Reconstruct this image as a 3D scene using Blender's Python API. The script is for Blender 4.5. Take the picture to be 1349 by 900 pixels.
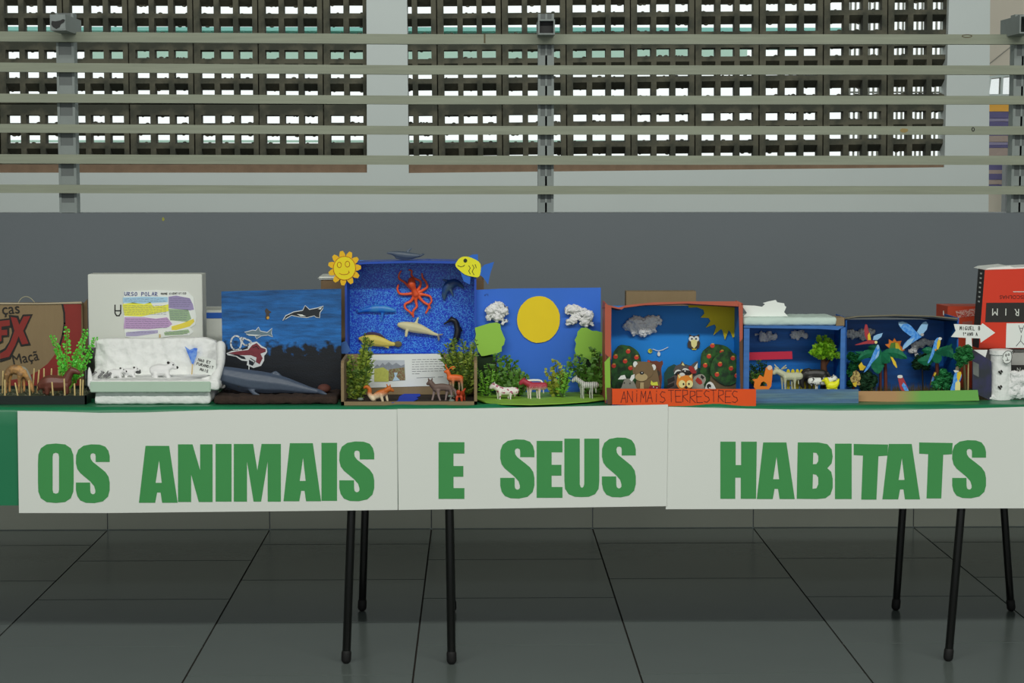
import bpy, bmesh, math, random
from mathutils import Vector, Matrix, Euler
from mathutils.geometry import tessellate_polygon
for o in list(bpy.data.objects): bpy.data.objects.remove(o)
R = math.radians
F = 2555.0
scene = bpy.context.scene
COL = scene.collection
# ---------------------------------------------------------------- camera
cam_d = bpy.data.cameras.new('camera'); cam = bpy.data.objects.new('camera', cam_d); COL.objects.link(cam)
cam_d.sensor_width = 36; cam_d.lens = F/1349*36; cam_d.clip_end = 200
CAM = Vector((0, 0, 1.334)); ROT = Euler((R(90-5.08), 0, R(-1.065)), 'XYZ')
cam.location = CAM; cam.rotation_euler = ROT
scene.camera = cam
RM = ROT.to_matrix()
# ---------------------------------------------------------------- daylight, lamps, exposure
w = bpy.data.worlds.new('sky'); scene.world = w; w.use_nodes = True
wn = w.node_tree; bg = wn.nodes['Background']
bg.inputs[0].default_value = (0.93, 1.0, 0.98, 1); bg.inputs[1].default_value = 1.05
def area(name, loc, target, sx, sy, power, color):
    l = bpy.data.lights.new(name, 'AREA'); l.shape = 'RECTANGLE'; l.size = sx; l.size_y = sy
    l.energy = power; l.color = color
    o = bpy.data.objects.new(name, l); COL.objects.link(o); o.location = loc
    o.rotation_euler = (Vector(target)-Vector(loc)).to_track_quat('-Z', 'Y').to_euler()
    return o
area('daylight_opening', (0.3, 0.55, 4.32), (0.3, 5.3, 0.4), 9.0, 0.28, 258, (1.0, 1.0, 0.93))
area('front_fill', (0.3, -1.9, 1.9), (0.3, 7, 1.6), 14.0, 3.2, 112, (0.96, 1.0, 1.0))  # added fill lamp, lifts the box interiors from the front
area('corridor_fill', (0, 8.2, 3.9), (0, 11.5, 1.4), 9.0, 0.6, 88, (0.95, 1.0, 1.0))  # added fill lamp, keeps the far wall bright
scene.view_settings.view_transform = 'Standard'; scene.view_settings.look = 'None'
scene.view_settings.exposure = 0.0; scene.view_settings.gamma = 1.0
scene.view_settings.use_curve_mapping = False
# ---------------------------------------------------------------- helpers
def P(px, py, Y):
    d = RM @ Vector(((px-674.5)/F, -(py-450)/F, -1)); t = (Y-CAM.y)/d.y
    return CAM + d*t
def onz(px, py, z):
    d = RM @ Vector(((px-674.5)/F, -(py-450)/F, -1)); t = (z-CAM.z)/d.z
    return CAM + d*t
ZT = P(700, 536, 5.15).z
def X(px, Y): return P(px, 480, Y).x
def Z(py, Y, px=675): return P(px, py, Y).z
def lin(c):
    c = c/255; return c/12.92 if c <= .04045 else ((c+.055)/1.055)**2.4
KL = 0.70
def rgb(c, k=None):
    k = KL if k is None else k
    return tuple(min(.92, lin(v)/k) for v in c) + (1,)
def streaks(m, amt=.35, sx=6, sz=60, seed=0):
    """visible brush strokes: long horizontal variation of the paint colour"""
    nt = m.node_tree; N = nt.nodes; L = nt.links; b = N['Principled BSDF']; lk = b.inputs['Base Color'].links[0]; src = lk.from_socket
    tc = N.new('ShaderNodeTexCoord'); mp = N.new('ShaderNodeMapping'); mp.inputs['Scale'].default_value = (sx, sx, sz); mp.inputs['Location'].default_value = (seed, 0, seed)
    no = N.new('ShaderNodeTexNoise'); no.inputs['Scale'].default_value = 1.6; no.inputs['Detail'].default_value = 5; no.inputs['Roughness'].default_value = .65
    mr = N.new('ShaderNodeMapRange'); mr.inputs[1].default_value = .3; mr.inputs[2].default_value = .7; mr.inputs[3].default_value = 1-amt; mr.inputs[4].default_value = 1+amt
    L.new(tc.outputs['Object'], mp.inputs[0]); L.new(mp.outputs[0], no.inputs[0]); L.new(no.outputs[0], mr.inputs[0])
    mx = N.new('ShaderNodeMix'); mx.data_type = 'RGBA'; mx.blend_type = 'MULTIPLY'; mx.inputs[0].default_value = 1
    L.new(src, mx.inputs[6]); L.new(mr.outputs[0], mx.inputs[7]); L.new(mx.outputs[2], b.inputs['Base Color']); return m
MATS = {}
def M(name, c, rough=.65, var=.10, scale=30, bump=0.0, c2=None, mode='noise', k=None, metal=0, bscale=None, stretch=None, trans=0):
    if name in MATS: return MATS[name]
    m = bpy.data.materials.new(name); m.use_nodes = True; nt = m.node_tree; N = nt.nodes; L = nt.links
    b = N['Principled BSDF']; b.inputs['Roughness'].default_value = rough; b.inputs['Metallic'].default_value = metal
    a = rgb(c, k)
    if c2 is None:
        a1 = tuple(v*(1-var) for v in a[:3])+(1,); a2 = tuple(min(.95, v*(1+var)) for v in a[:3])+(1,)
    else: a1, a2 = a, rgb(c2, k)
    tc = N.new('ShaderNodeTexCoord'); mp = N.new('ShaderNodeMapping')
    if stretch: mp.inputs['Scale'].default_value = stretch
    L.new(tc.outputs['Generated' if mode in ('grad', 'stripes') else 'Object'], mp.inputs[0])
    mix = N.new('ShaderNodeMix'); mix.data_type = 'RGBA'; mix.inputs[6].default_value = a1; mix.inputs[7].default_value = a2
    noi = N.new('ShaderNodeTexNoise'); noi.inputs['Scale'].default_value = scale; noi.inputs['Detail'].default_value = 4
    L.new(mp.outputs[0], noi.inputs[0])
    if mode == 'noise':
        if c2 is None: L.new(noi.outputs[0], mix.inputs[0])
        else:
            cr = N.new('ShaderNodeValToRGB'); cr.color_ramp.elements[0].position = .42; cr.color_ramp.elements[1].position = .58
            L.new(noi.outputs[0], cr.inputs[0]); L.new(cr.outputs[0], mix.inputs[0])
    elif mode == 'spots':
        cr = N.new('ShaderNodeValToRGB'); cr.color_ramp.elements[0].position = .56; cr.color_ramp.elements[1].position = .60
        L.new(noi.outputs[0], cr.inputs[0]); L.new(cr.outputs[0], mix.inputs[0])
    elif mode == 'stripes':
        wv = N.new('ShaderNodeTexWave'); wv.inputs['Scale'].default_value = scale; wv.inputs['Distortion'].default_value = 3
        L.new(mp.outputs[0], wv.inputs[0])
        cr = N.new('ShaderNodeValToRGB'); cr.color_ramp.elements[0].position = .5; cr.color_ramp.elements[1].position = .62
        L.new(wv.outputs[0], cr.inputs[0]); L.new(cr.outputs[0], mix.inputs[0])
    elif mode == 'grad':   # c at the bottom, c2 at the top of the thing
        sp = N.new('ShaderNodeSeparateXYZ'); L.new(mp.outputs[0], sp.inputs[0])
        ad = N.new('ShaderNodeMath'); ad.operation = 'MULTIPLY_ADD'; ad.inputs[1].default_value = .35
        L.new(noi.outputs[0], ad.inputs[0]); L.new(sp.outputs[2], ad.inputs[2])
        cr = N.new('ShaderNodeValToRGB'); cr.color_ramp.elements[0].position = .55; cr.color_ramp.elements[1].position = .78
        L.new(ad.outputs[0], cr.inputs[0]); L.new(cr.outputs[0], mix.inputs[0])
    elif mode == 'glitter':
        vo = N.new('ShaderNodeTexVoronoi'); vo.inputs['Scale'].default_value = scale
        L.new(mp.outputs[0], vo.inputs[0])
        sp = N.new('ShaderNodeSeparateColor'); L.new(vo.outputs['Color'], sp.inputs[0])
        cr = N.new('ShaderNodeValToRGB'); cr.color_ramp.elements[0].position = .25; cr.color_ramp.elements[1].position = 1.0
        cr.color_ramp.interpolation = 'EASE'
        L.new(sp.outputs[0], cr.inputs[0]); L.new(cr.outputs[0], mix.inputs[0])
    L.new(mix.outputs[2], b.inputs['Base Color'])
    if bump:
        n2 = N.new('ShaderNodeTexNoise'); n2.inputs['Scale'].default_value = bscale or scale*2; n2.inputs['Detail'].default_value = 5
        L.new(mp.outputs[0], n2.inputs[0])
        bp = N.new('ShaderNodeBump'); bp.inputs['Strength'].default_value = bump; bp.inputs['Distance'].default_value = .004
        L.new(n2.outputs[0], bp.inputs['Height']); L.new(bp.outputs[0], b.inputs['Normal'])
    if trans: b.inputs['Transmission Weight'].default_value = trans
    MATS[name] = m; return m
def rootloc(p):
    v = Vector((0, 0, 0))
    while p is not None: v += p.location; p = p.parent
    return v
def tag(o, label, cat, group=None, kind=None):
    o['label'] = label; o['category'] = cat
    if group: o['group'] = group
    if kind: o['kind'] = kind
    return o
def thing(name, loc, label, cat, group=None):
    o = bpy.data.objects.new(name, None); COL.objects.link(o); o.location = loc; o.empty_display_size = .02
    return tag(o, label, cat, group)
def link(me, name, mat, parent=None, smooth=False, top=False):
    """mesh data in world coordinates -> object under parent"""
    me.materials.clear()
    if mat: me.materials.append(mat)
    o = bpy.data.objects.new(name, me); COL.objects.link(o)
    if parent is not None:
        o.parent = parent; off = rootloc(parent)
    else:
        xs = [v.co for v in me.vertices]
        off = Vector(((min(v.x for v in xs)+max(v.x for v in xs))/2, (min(v.y for v in xs)+max(v.y for v in xs))/2, min(v.z for v in xs)))
        o.location = off
    me.transform(Matrix.Translation(-off))
    if smooth: me.shade_smooth()
    return o
def build(bm, name, mat, parent=None, smooth=False):
    me = bpy.data.meshes.new(name); bmesh.ops.recalc_face_normals(bm, faces=bm.faces[:]); bm.to_mesh(me); bm.free()
    return link(me, name, mat, parent, smooth)
def struct(o): o['kind'] = 'structure'; return o
def stuff(o): o['kind'] = 'stuff'; return o
def hexa(bm, q):   # 8 corners: front 4 (cw) then back 4
    v = [bm.verts.new(p) for p in q]
    for f in ((0,1,2,3), (7,6,5,4), (0,4,5,1), (1,5,6,2), (2,6,7,3), (3,7,4,0)): bm.faces.new([v[i] for i in f])
def addbox(bm, x0, x1, y0, y1, z0, z1):
    hexa(bm, [(x0,y0,z0),(x1,y0,z0),(x1,y0,z1),(x0,y0,z1),(x0,y1,z0),(x1,y1,z0),(x1,y1,z1),(x0,y1,z1)])
def box(name, x0, x1, y0, y1, z0, z1, mat, parent=None, bev=0):
    bm = bmesh.new(); addbox(bm, x0, x1, y0, y1, z0, z1)
    if bev: bmesh.ops.bevel(bm, geom=bm.edges[:], offset=bev, segments=2, affect='EDGES')
    return build(bm, name, mat, parent)
def pbox(name, px0, px1, py0, py1, Y, D, mat, parent=None, bev=0):
    a = P(px0, py1, Y); b = P(px1, py0, Y); return box(name, a.x, b.x, Y, Y+D, a.z, b.z, mat, parent, bev)
def smoothpts(pts, n=4, closed=True):
    out = []; m = len(pts)
    for i in range(m if closed else m-1):
        if closed: p0, p1, p2, p3 = [Vector(pts[(i+j-1) % m]) for j in range(4)]
        else: p0, p1, p2, p3 = [Vector(pts[min(max(i+j-1, 0), m-1)]) for j in range(4)]
        for k in range(n):
            t = k/n
            out.append(tuple(.5*((2*p1)+(p2-p0)*t+(2*p0-5*p1+4*p2-p3)*t*t+(3*p1-p0-3*p2+p3)*t**3)))
    if not closed: out.append(tuple(pts[-1]))
    return out
def sheet_bm(bm, loops, Y, t, y1=None):
    """flat sheet: loops in frame px at depth Y (first outline, others holes), t thick towards +Y. Y may be a function of (px,py)"""
    fy = Y if callable(Y) else (lambda a, b: Y)
    fr, bk, off = [], [], []
    vecs = [[Vector((p[0], p[1], 0)) for p in lp] for lp in loops]
    flat = [p for lp in loops for p in lp]
    vf = [bm.verts.new(P(p[0], p[1], fy(*p[:2]))) for p in flat]
    vb = [bm.verts.new(v.co+Vector((0, t, 0))) for v in vf]
    for tri in tessellate_polygon(vecs):
        try: bm.faces.new([vf[i] for i in tri]); bm.faces.new([vb[i] for i in reversed(tri)])
        except ValueError: pass
    s = 0
    for lp in loops:
        n = len(lp)
        for i in range(n):
            a, b = s+i, s+(i+1) % n
            try: bm.faces.new([vf[a], vf[b], vb[b], vb[a]])
            except ValueError: pass
        s += n
def sheet(name, pts, Y, t, mat, parent=None, holes=(), sm=0):
    if sm: pts = smoothpts(pts, sm)
    bm = bmesh.new(); sheet_bm(bm, [list(pts)]+[list(h) for h in holes], Y, t)
    return build(bm, name, mat, parent)
def disc(cx, cy, rx, ry=None, n=20, jit=0, seed=0):
    ry = ry or rx; rn = random.Random(seed)
    return [(cx+rx*(1+rn.uniform(-jit, jit))*math.cos(2*math.pi*i/n), cy+ry*(1+rn.uniform(-jit, jit))*math.sin(2*math.pi*i/n)) for i in range(n)]
def ribbon(bm, pts, wd, Y, t=.0006):
    """thin flat stroke along px points"""
    for (a, b) in zip(pts[:-1], pts[1:]):
        dx, dy = b[0]-a[0], b[1]-a[1]; l = math.hypot(dx, dy) or 1; dx, dy = dx/l, dy/l
        nx, ny = -dy*wd/2, dx*wd/2; ex, ey = dx*wd*.35, dy*wd*.35
        q = [(a[0]-ex+nx, a[1]-ey+ny), (b[0]+ex+nx, b[1]+ey+ny), (b[0]+ex-nx, b[1]+ey-ny), (a[0]-ex-nx, a[1]-ey-ny)]
        f = [P(x, y, Y) for x, y in q]; hexa(bm, f+[v+Vector((0, t, 0)) for v in f])
def stroke(name, lines, wd, Y, mat, parent=None, t=.0006):
    bm = bmesh.new()
    for l in lines: ribbon(bm, l, wd, Y, t)
    return build(bm, name, mat, parent)
def tube_bm(bm, pts, fy=1.0, seg=9, sub=4):
    """pts: world (Vector, r); closed tapered tube with round ends, smooth through the points"""
    n = len(pts)
    q = smoothpts([tuple(p)+(r,) for p, r in pts], sub, closed=False) if sub > 1 and n > 2 else [tuple(p)+(r,) for p, r in pts]
    q = [(Vector(a[:3]), max(a[3], 1e-4)) for a in q]
    T0 = (q[1][0]-q[0][0]).normalized(); T1 = (q[-1][0]-q[-2][0]).normalized()
    r0, r1 = q[0][1], q[-1][1]
    q = [(q[0][0]-T0*r0*.75, r0*.45), (q[0][0]-T0*r0*.4, r0*.85)] + q + [(q[-1][0]+T1*r1*.4, r1*.85), (q[-1][0]+T1*r1*.75, r1*.45)]
    rings = []
    for i, (p, r) in enumerate(q):
        T = (q[min(i+1, len(q)-1)][0]-q[max(i-1, 0)][0]).normalized()
        B = Vector((0, 1, 0)); B = B-T*B.dot(T)
        if B.length < .2: B = Vector((1, 0, 0)); B = B-T*B.dot(T)
        B.normalize(); Nn = T.cross(B)
        rings.append([bm.verts.new(p+Nn*r*math.cos(2*math.pi*k/seg)+B*r*fy*math.sin(2*math.pi*k/seg)) for k in range(seg)])
    for a, b in zip(rings[:-1], rings[1:]):
        for k in range(seg): bm.faces.new([a[k], a[(k+1) % seg], b[(k+1) % seg], b[k]])
    bm.faces.new(rings[0][::-1]); bm.faces.new(rings[-1])
def pxt(tb, Y):
    """tube in px: [(px,py,dy,r)...] -> world"""
    s = Y/F; return [(P(p[0], p[1], Y)+Vector((0, p[2]*s, 0)), p[3]*s) for p in tb]
def remeshed(bm, voxel, smooth=4):
    me = bpy.data.meshes.new('tmp'); bmesh.ops.recalc_face_normals(bm, faces=bm.faces[:]); bm.to_mesh(me); bm.free()
    o = bpy.data.objects.new('tmp', me); COL.objects.link(o)
    m = o.modifiers.new('r', 'REMESH'); m.mode = 'VOXEL'; m.voxel_size = voxel
    if smooth: s = o.modifiers.new('s', 'SMOOTH'); s.iterations = smooth; s.factor = .5
    dg = bpy.context.evaluated_depsgraph_get(); out = bpy.data.meshes.new_from_object(o.evaluated_get(dg))
    bpy.data.objects.remove(o); bpy.data.meshes.remove(me)
    return out
def body(name, tubes, Y, mat, parent=None, voxel=.0017, smooth=3):
    bm = bmesh.new()
    for t in tubes:
        fy = 1.0
        if isinstance(t, tuple): t, fy = t
        tube_bm(bm, pxt(t, Y), fy)
    return link(remeshed(bm, voxel, smooth), name, mat, parent, smooth=True)
def tubes(name, ts, Y, mat, parent=None, seg=8):
    bm = bmesh.new()
    for t in ts:
        fy = 1.0
        if isinstance(t, tuple): t, fy = t
        tube_bm(bm, pxt(t, Y), fy, seg)
    return build(bm, name, mat, parent, smooth=True)
def ball(name, px, py, r, Y, mat, parent=None, ry=None, dy=0, seg=12, fy=1):
    bm = bmesh.new(); bmesh.ops.create_uvsphere(bm, u_segments=seg, v_segments=max(6, seg//2+2), radius=1)
    s = Y/F; c = P(px, py, Y)+Vector((0, dy*s, 0))
    bm.transform(Matrix.Translation(c) @ Matrix.Diagonal((r*s, r*s*fy, (ry or r)*s, 1)))
    return build(bm, name, mat, parent, smooth=True)
def text(name, s, cx, cy, h, Y, mat, parent, wscale=1.0, rot=0, bold=0, t=.0005, shear=0):
    """printed lettering; h = cap height in px, centre cx, cy"""
    c = bpy.data.curves.new('t', 'FONT'); c.body = s; c.align_x = 'CENTER'; c.extrude = 0; c.offset = bold; c.shear = shear
    c.resolution_u = 3
    o = bpy.data.objects.new('t', c); COL.objects.link(o)
    me = bpy.data.meshes.new_from_object(o.evaluated_get(bpy.context.evaluated_depsgraph_get()))
    bpy.data.objects.remove(o); bpy.data.curves.remove(c)
    k = h/0.73*Y/F
    ctr = P(cx, cy, Y)
    me.transform(Matrix.Translation((0, -.365, 0)))
    me.transform(Matrix.Translation(ctr) @ Matrix.Rotation(R(rot), 4, 'Y') @ Matrix(((k*wscale,0,0,0),(0,0,-k,0),(0,k,0,0),(0,0,0,1))))
    me.update()
    bm = bmesh.new(); bm.from_mesh(me); bpy.data.meshes.remove(me)
    fs = bm.faces[:]; r = bmesh.ops.extrude_face_region(bm, geom=fs)
    for v in [g for g in r['geom'] if isinstance(g, bmesh.types.BMVert)]: v.co.y -= t
    return build(bm, name, mat, parent)
HF = {  # stroke letters, unit box, y down
 'A': [[(0,1),(.5,0),(1,1)],[(.2,.62),(.8,.62)]], 'B': [[(0,0),(0,1),(.7,1),(.9,.75),(.7,.5),(0,.5)],[(0,0),(.6,0),(.8,.25),(.6,.5)]],
 'C': [[(1,.15),(.6,0),(.1,.25),(0,.6),(.3,1),(1,.9)]], 'D': [[(0,0),(0,1),(.6,.95),(1,.5),(.6,.05),(0,0)]],
 'E': [[(1,0),(0,0),(0,1),(1,1)],[(0,.5),(.8,.5)]], 'F': [[(1,0),(0,0),(0,1)],[(0,.5),(.7,.5)]],
 'G': [[(1,.1),(.5,0),(0,.4),(.1,.9),(.7,1),(1,.6),(.5,.6)]], 'H': [[(0,0),(0,1)],[(1,0),(1,1)],[(0,.5),(1,.5)]],
 'I': [[(.5,0),(.5,1)]], 'i': [[(.5,.25),(.5,1)],[(.5,-.02),(.5,.06)]], 'L': [[(0,0),(0,1),(.9,1)]], 'M': [[(0,1),(.1,0),(.5,.6),(.9,0),(1,1)]],
 'N': [[(0,1),(.05,0),(.95,1),(1,0)]], 'O': [[(.5,0),(.05,.3),(.1,.85),(.5,1),(.95,.75),(.9,.2),(.5,0)]],
 'P': [[(0,1),(0,0),(.8,.05),(.9,.4),(0,.55)]], 'Q': [[(.5,0),(.05,.4),(.4,1),(.95,.6),(.5,0)],[(.5,.7),(1,1.05)]],
 'R': [[(0,1),(0,0),(.8,.05),(.85,.35),(0,.52),(.95,1)]], 'S': [[(.95,.08),(.4,0),(.05,.25),(.3,.48),(.8,.58),(.95,.8),(.5,1),(0,.92)]],
 'T': [[(0,0),(1,0)],[(.5,0),(.45,1)]], 'U': [[(0,0),(.05,.8),(.4,1),(.9,.85),(1,0)]], 'V': [[(0,0),(.5,1),(1,0)]],
 'Y': [[(0,0),(.5,.5),(1,0)],[(.5,.5),(.4,1)]], 'Z': [[(0,0),(1,0),(0,1),(1,1)]], '1': [[(.2,.3),(.5,0),(.5,1)]], 'º': [[(.2,0),(.6,0),(.6,.3),(.2,.3),(.2,0)]],
 'Ã': [[(0,1),(.5,.1),(1,1)],[(.2,.62),(.8,.62)],[(.2,-.1),(.4,-.2),(.6,-.1),(.8,-.2)]], '-': [[(0,.5),(1,.5)]],
}
def hand(name, s, x0, y0, h, adv, Y, mat, parent, wd=.9, rot=0, flip=False, jit=.06, wl=.7, seed=1, slope=0):
    rn = random.Random(seed); L = []; c, sn = math.cos(R(rot)), math.sin(R(rot))
    for i, ch in enumerate(s):
        jy = rn.uniform(-jit, jit)*h; jr = rn.uniform(-.12, .12)
        for ln in HF.get(ch, []):
            q = []
            for (u, v) in ln:
                x = i*adv+(u*adv*wl)+jr*(1-v)*h*.5; y = v*h+jy
                if flip: x, y = -x, -y
                q.append((x0+x*c-y*sn, y0+x*sn+y*c))
            L.append(q)
    return stroke(name, L, wd, Y, mat, parent)
def plant_bm(base, tips, Y, leaf, dens, seed, kind='needle', spread=1.0, dyr=8):
    rn = random.Random(seed); bs = bmesh.new(); bl = bmesh.new(); s = Y/F
    b = P(base[0], base[1], Y)
    for (tx, ty) in tips:
        dy = rn.uniform(-dyr, dyr)*s; t = P(tx, ty, Y)+Vector((0, dy, 0)); mid = b.lerp(t, .5)+Vector((rn.uniform(-3, 3)*s, rn.uniform(-3, 3)*s, 0))
        pts = [(b, 1.0*s), (mid, .8*s), (t, .4*s)]; tube_bm(bs, pts, 1, 5, 3)
        n = int(dens*(t-b).length/s/2)
        for i in range(n):
            u = .18+.84*i/max(1, n)+rn.uniform(-.02, .02); p = b.lerp(mid, u*2) if u < .5 else mid.lerp(t, u*2-1)
            for k in range(3):
                a = rn.uniform(0, 6.28)
                d = Vector((math.cos(a), math.sin(a)*.7, rn.uniform(-.1, .9))).normalized()
                l = leaf*s*rn.uniform(.6, 1.2)*(spread if u < .85 else spread*.8)
                if kind == 'needle': wdt = .16*l
                elif kind == 'round': wdt = .45*l
                else: wdt = .3*l
                side = d.cross(Vector((rn.uniform(-.5, .5), -1, rn.uniform(-.5, .5)))).normalized()*wdt
                nn = side.cross(d).normalized()*.2*wdt
                o0 = p+d*l*.12 if kind != 'round' else p+d*l*.5
                v = [bl.verts.new(x) for x in (o0, o0+d*l*.5+side, o0+d*l+nn, o0+d*l*.5-side)]
                bl.faces.new([v[0], v[1], v[2]]); bl.faces.new([v[0], v[2], v[3]])
    return bs, bl
def plant(label, base, tips, Y, leaf, mat, stem, dens=1.0, seed=1, kind='needle', group=None, name='plastic_plant', spread=1.0, dyr=8):
    t = thing(name, P(base[0], base[1], Y), label, 'plant', group)
    bs, bl = plant_bm(base, tips, Y, leaf, dens, seed, kind, spread, dyr)
    build(bs, 'stem', stem, t); stuff(build(bl, 'foliage', mat, t))
    return t
from mathutils import noise as mnoise
def cotton(name, blobs, Y, mat, parent, seed=1, voxel=.0022):
    rn = random.Random(seed); bm = bmesh.new(); s = Y/F
    for (px, py, r) in blobs:
        for k in range(14):
            b2 = bmesh.ops.create_icosphere(bm, subdivisions=2, radius=r*s*rn.uniform(.3, .5)*(1.6 if k == 0 else 1))
            an = rn.uniform(0, 6.28); q_ = 0 if k == 0 else rn.uniform(.2, .72)
            c = P(px+math.cos(an)*q_*r, py+math.sin(an)*q_*r, Y)+Vector((0, rn.uniform(-.1, .3)*r*s, 0))
            bmesh.ops.translate(bm, verts=b2['verts'], vec=c)
    me = remeshed(bm, voxel, 3)
    for v in me.vertices:
        v.co += v.normal*(.0055*mnoise.noise(v.co*75)+.0045*mnoise.noise(v.co*190)+rn.uniform(-.0007, .0007))
    return link(me, name, mat, parent, smooth=True)
# ================================================================ SETTING
YW = 7.14; YF = 11.5
m_grout = M('dark tile grout', (38, 33, 28), .9, .2, 40)
m_tile = M('glossy grey floor tile', (89, 97, 94), .2, .07, 3, bump=.02, bscale=60)
m_wtile = M('pale wall tile', (104, 108, 100), .35, .06, 4)
m_gray = M('grey satin wall paint', (97, 104, 109), .45, .05, 2.5, bump=.06, bscale=90)
m_white = M('whitewashed wall', (184, 190, 186), .8, .04, 2, bump=.1, bscale=60)
m_roofc = M('ceiling paint', (110, 110, 106), .9, .05, 2)
floor = struct(box('floor', -9, 9, -2.0, 7.14, -.12, -.004, m_grout))
tx0 = onz(568, 700, 0).x
tm = None
for ci in range(-6, 7):
    off = .0 if ci % 2 == 0 else .3
    for ri in range(0, 12):
        y1 = YW-.001-ri*.6+ (0 if ri == 0 else 0)
        xa, xb = tx0+ci*.6, tx0+(ci+1)*.6
        # joint depths read from the photograph: columns alternate by half a tile
        top = 6.84 if ci % 2 != 0 else 6.60
        if ci % 2 == 0: top = 6.56
        ya = top-.6*ri; yb = YW if ri == 0 else top-.6*(ri-1)
        g = .0026
        if ri == 0 or tm is None:
            o = box('tile', xa+g, xb-g, ya+g+.002, yb-(g+.002 if ri else .004), -.004, .0, m_tile, floor, bev=0)
            if ri == 1: tm = o.data
            first = o
        else:
            if ri == 1: pm_ = None
            o = bpy.data.objects.new('tile', tm); COL.objects.link(o); o.parent = floor
            # shared mesh was made around its own place; shift it
            o.location = Vector((xa+g-tm_x, ya+g-tm_y, 0))
        if ri == 1 and o.data is tm and 'tm_x' not in globals(): tm_x, tm_y = xa+g, ya+g
wall = struct(box('wall_back', -9, 9, YW, YW+.16, 0, Z(280.7, YW), m_gray))
for ci in range(-7, 8):
    xa, xb = tx0+ci*.6, tx0+(ci+1)*.6
    box('tile', xa+.002, xb-.002, YW-.01, YW, .003, .30, m_wtile, wall)
m_mark = M('yellow paint fleck', (150, 150, 60)); sheet('paint_fleck', disc(215, 289, 1.6, 2.6, 8, .3), YW-.001, .002, m_mark, wall)
struct(box('floor_outer', -9, 9, YW+.16, 19, -.12, 0, m_tile))
# ---- railing on the low wall
m_rail = M('weathered grey-green painted metal', (140, 146, 128), .55, .10, 9, bump=.12, bscale=50, stretch=(.25, 1, 1), c2=None)
streaks(m_rail, .10, 2.5, 60)
m_post = M('galvanised grey post', (96, 102, 101), .5, .14, 12, metal=.0, stretch=(1, 1, .5))
m_postl = M('light grey post edge', (128, 136, 134), .5, .08)
m_black = M('black plastic', (14, 15, 14), .5, .1)
m_rust = M('rusty scratch', (96, 88, 66), .8, .2)
rail = thing('railing', (0, YW+.05, Z(280.7, YW)), 'long grey-green metal railing of six horizontal bars standing on the low grey wall', 'railing')
YR = YW-.005
for i, (ya, yb, yc) in enumerate(((45, 58, 41), (86, 98, 82), (126, 137.3, 123), (166, 177.3, 163), (205, 217, 203), (245, 256, 243))):
    pl, pr = P(-60, yc, YR), P(1400, ya+.3, YR); pm_ = P(540, ya, YR)
    h = (P(500, ya, YR)-P(500, yb, YR)).z
    bm = bmesh.new()
    L = [pl-Vector((2.4, 0, 0)), pl, pm_, pr, pr+Vector((1.6, 0, 0))]
    for a, b in zip(L[:-1], L[1:]):
        dz = Vector((0, 0, -h)); dy = Vector((0, .035, 0))
        hexa(bm, [a+dz, b+dz, b, a, a+dz+dy, b+dz+dy, b+dy, a+dy])
    build(bm, 'rail_bar', m_rail, rail)
box('scratch_mark', X(640, YR), X(638, YR), YR-.001, YR, Z(57, YR), Z(45, YR), m_rust, rail)
sheet('paint_stain', disc(1191, 172, 5, 3, 9, .2), YR-.001, .002, M('ochre stain', (150, 130, 80)), rail)
sheet('ring_mark', disc(1274, 47.5, 7, 2.4, 14), YR-.001, .002, m_rust, rail, holes=[disc(1274, 47.5, 5.6, 1.4, 14)])
sheet('ring_mark', disc(1282, 170.5, 2.2, 3, 12), YR-.001, .002, m_black, rail, holes=[disc(1282, 170.5, 1.1, 1.9, 12)])
YP = YR+.036
for (xa, xb) in ((82.5, 105.5), (708.5, 729), (1327, 1349)):
    zb, zt = Z(281, YP), Z(18, YP); x0, x1 = X(xa, YP), X(xb, YP); wv = x1-x0
    bm = bmesh.new(); addbox(bm, x0+.008, x1-.008, YP+.004, YP+.055, zb, zt)
    post = build(bm, 'post', m_post, rail)
    bm = bmesh.new(); addbox(bm, x0, x0+.009, YP, YP+.06, zb, zt); addbox(bm, x1-.009, x1, YP, YP+.06, zb, zt)
    build(bm, 'flange', m_postl, post)  # flanges in paler grey, which paints the highlights along the post edges
    bm = bmesh.new()
    if xa > 200: addbox(bm, (x0+x1)/2-.003, (x0+x1)/2+.004, YP+.001, YP+.004, zb, zt)
    build(bm, 'centre_strip', m_postl, post) if xa > 200 else bm.free()
    for yy in (86, 126, 166, 205, 245, 280):
        box('pale_patch', x0+.009, x1-.009, YP+.001, YP+.004, Z(yy, YP), Z(yy-13, YP), m_postl, post)  # paler patch on the post just above each bar
# arms that reach forward from the tops of the posts
def arm(xa, xb, ya, yb, Yf):
    a = P(xa, yb, Yf); b = P(xb, ya, Yf); w_ = .005
    bm = bmesh.new(); y1 = YP+.055
    addbox(bm, a.x, a.x+w_, Yf, y1, a.z, b.z); addbox(bm, b.x-w_, b.x, Yf, y1, a.z, b.z)
    addbox(bm, a.x+w_, b.x-w_, Yf, y1, a.z, a.z+w_); addbox(bm, a.x+w_, b.x-w_, Yf, y1, b.z-w_, b.z)
    return build(bm, 'support_arm', m_postl, rail), a, b
o, a, b = arm(709, 731, 25.5, 45.5, 7.02)
box('tube_shade', a.x+.006, b.x-.006, 7.06, 7.16, a.z+.006, b.z-.006, m_black, o)  # black block paints the darkness inside the open tube
o, a, b = arm(66, 86, 19, 40, 6.95)
box('end_cap', a.x+.004, b.x-.004, 6.948, 6.953, a.z+.004, b.z-.004, m_postl, o)
sheet('torn_hole', [(68, 27.5), (73, 28), (79, 27), (83, 25), (85.5, 26), (84, 29.5), (80, 32), (78.5, 36), (74, 38), (69.5, 35.5), (67.5, 32)], 6.946, .003, m_black, o)  # black sheet stands for the shade inside the hole
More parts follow.
